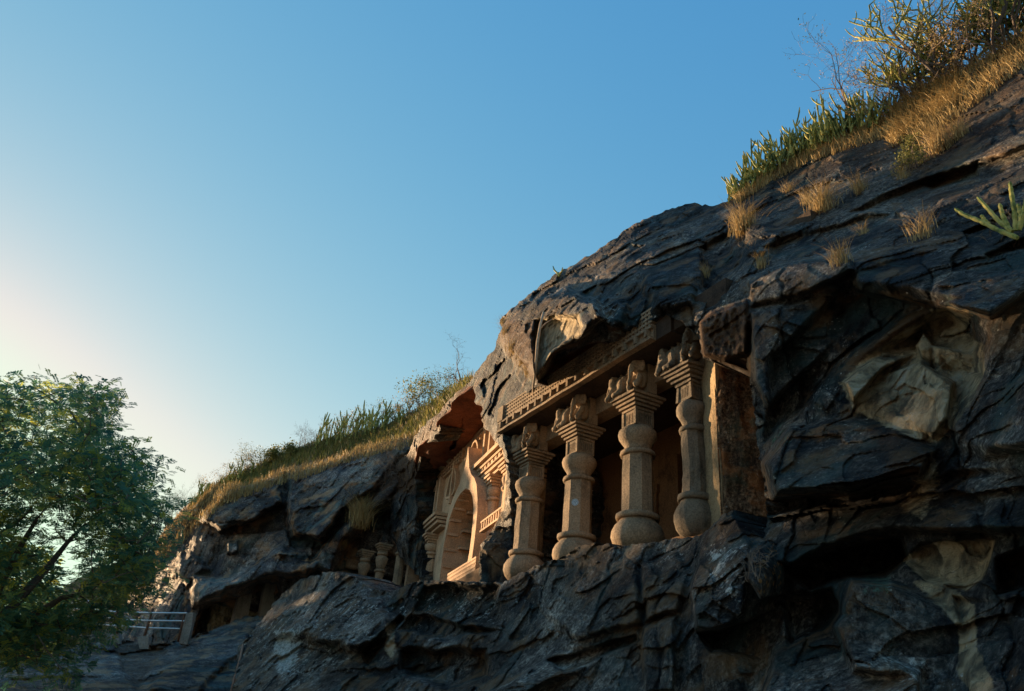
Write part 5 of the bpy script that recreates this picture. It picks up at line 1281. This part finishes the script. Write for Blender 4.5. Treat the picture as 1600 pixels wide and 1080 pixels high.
# the big leafy tree on the left
def leafy_tree(base, ctr, rad3, outline, nclump, per, seed, label, lsz=.055, holes=()):
    rng = np.random.RandomState(seed); rr = random.Random(seed)
    t = empty('leafy_tree', base, label, 'tree', 'broad leafy trees')
    C0 = []
    tries = 0
    while len(C0) < nclump and tries < nclump*40:
        tries += 1
        v = rng.normal(0, 1, 3); v /= np.linalg.norm(v); v *= rng.uniform(.15, 1)**(1/2.2); p = np.array(ctr)+v*np.array(rad3)
        if outline is not None:
            c = RW.T@(p-CAM); px = 800+FPX*c[0]/-c[2]; py = 540-FPX*c[1]/-c[2]
            w_ = fbm(np.array([[px*.03, py*.03, seed]]), 3, 9)[0]*16
            if not inside(outline, np.array([px+w_]), np.array([py+w_]))[0]: continue
            sk = False
            for h_, dens in holes:
                if inside(h_, np.array([px]), np.array([py]))[0] and rng.uniform() > dens: sk = True
            if sk: continue
            if fbm(np.array([p*.75]), 2, 77)[0] < -.22: continue
        C0.append(p)
    C0 = np.array(C0)
    bm = bmesh.new(); base = Vector(base); fork = base.lerp(Vector(ctr), .42)
    tube(bm, [base, base.lerp(fork, .5)+Vector((.15, .1, 0)), fork], [.38, .30, .26], 10)
    nl = 11; idx = rng.choice(len(C0), nl, False); limbs = []
    for i in idx:
        e = Vector(C0[i].tolist()); e = fork.lerp(e, .72); mid = fork.lerp(e, .5)+Vector((rr.gauss(0, .3), rr.gauss(0, .3), .5)); m1 = fork.lerp(mid, .5)+Vector((rr.gauss(0, .12), rr.gauss(0, .12), .15)); m2 = mid.lerp(e, .5)+Vector((0, 0, .12))
        pts = [fork, m1, mid, m2, e]; tube(bm, pts, [.17, .13, .10, .07, .045], 7); limbs += [(p, .06) for p in pts[1:]]
    LP = np.array([l[0][:] for l in limbs])
    order = np.argsort(((C0-np.array(fork[:]))**2).sum(1)); nodes = LP.copy()
    for j in order:
        d = ((nodes-C0[j])**2).sum(1); k = int(np.argmin(d)); a = Vector(nodes[k].tolist()); b = Vector(C0[j].tolist()); far_ = k < len(LP)
        mid = a.lerp(b, .5)+Vector((rr.gauss(0, .06), rr.gauss(0, .06), rr.gauss(0, .05)+.05)); tube(bm, [a, mid, b], [.035 if far_ else .018, .016, .007], 4)
        nodes = np.concatenate([nodes, C0[j][None]])
    obj('trunk', bm, M['bark'], t)
    # feathery sprays of small leaflets
    n_ = len(C0)*per; c = np.repeat(C0, per, 0)
    spd = rng.normal(0, 1, (n_, 3))*np.array([.30, .30, .17]); sp0 = c+spd
    k = 7; ax = rng.normal(0, 1, (n_, 3))*np.array([1, 1, .35])+spd*2; ax /= np.linalg.norm(ax, axis=1, keepdims=True)
    Ls = rng.uniform(.16, .30, n_)[:, None]
    sd = np.cross(ax, rng.normal(0, .4, (n_, 3))+np.array([0, 0, 1])); sd /= np.linalg.norm(sd, axis=1, keepdims=True)+1e-9
    parts = []
    for i in range(k):
        q = sp0+ax*Ls*(i/k)-np.array([0, 0, .05])*(i/k)**2
        for s_ in (-1, 1):
            e = (ax*.5+sd*s_); e /= np.linalg.norm(e, axis=1, keepdims=True); l = lsz*rng.uniform(.7, 1.2, n_)[:, None]; b = np.cross(e, ax); wv = np.cross(e, b); wv /= np.linalg.norm(wv, axis=1, keepdims=True)+1e-9
            parts.append(np.stack([q, q+e*l*.5+wv*l*.22, q+e*l, q+e*l*.5-wv*l*.22], 1))
    A = np.concatenate(parts, 0).reshape(-1, 3); Q = np.arange(len(A)).reshape(-1, 4); tone = np.tile(np.repeat(rng.uniform(0, 1, n_), 4), 2*k)
    tris_obj('crown', A, Q, M['leaf'], tone, t)
    return t
TR = [(-260, 640), (-120, 600), (0, 592), (50, 598), (100, 612), (135, 607), (165, 606), (172, 650), (190, 690), (212, 706), (238, 712), (244, 740), (240, 770), (254, 800), (250, 850), (246, 900), (228, 930), (212, 950), (180, 975), (160, 1005), (128, 1010), (112, 1040), (60, 1062), (0, 1052), (-120, 1090), (-260, 1000)]
tr_c = onR(40, 830, 25.5); base_ = onR(-70, 1130, 25.5)
leafy_tree((base_[0], base_[1]-1.0, 0.0), tuple(tr_c), (5.4, 6.4, 5.2), TR, 1450, 22, 51, 'big feathery green tree at the left edge with yellow sunlit lower leaves', lsz=.085,
           holes=[([(-10, 880), (120, 860), (140, 950), (60, 960), (-10, 950)], .22), ([(60, 800), (140, 790), (130, 860), (60, 870)], .45), ([(190, 700), (290, 700), (290, 760), (200, 760)], .4)])
print('tree', round(time.time()-T0, 1))
# unseen trees added left of the view to shade the lower rock and walls
for k, (off, t_, h, lb) in enumerate(((-16.6, 68, 13.2, 'shorter unseen leafy tree added beyond the left edge to cast shade'), (-12.2, 70, 12.8, 'middle unseen leafy tree added beyond the left edge to cast shade'),
                              (-9.2, 66, 17.5, 'tall unseen leafy tree added beyond the left edge to cast shade'))):
    nx_, ny_ = math.sin(SUN_B), -math.cos(SUN_B)      # off: distance across the sun's direction
    x = -math.cos(SUN_B)*t_ + nx_*off; y = -math.sin(SUN_B)*t_ + ny_*off
    leafy_tree((x, y, 0), (x, y, h*.58), (4.4, 4.4, h*.42), None, 520, 14, 70+k, lb, lsz=.26)
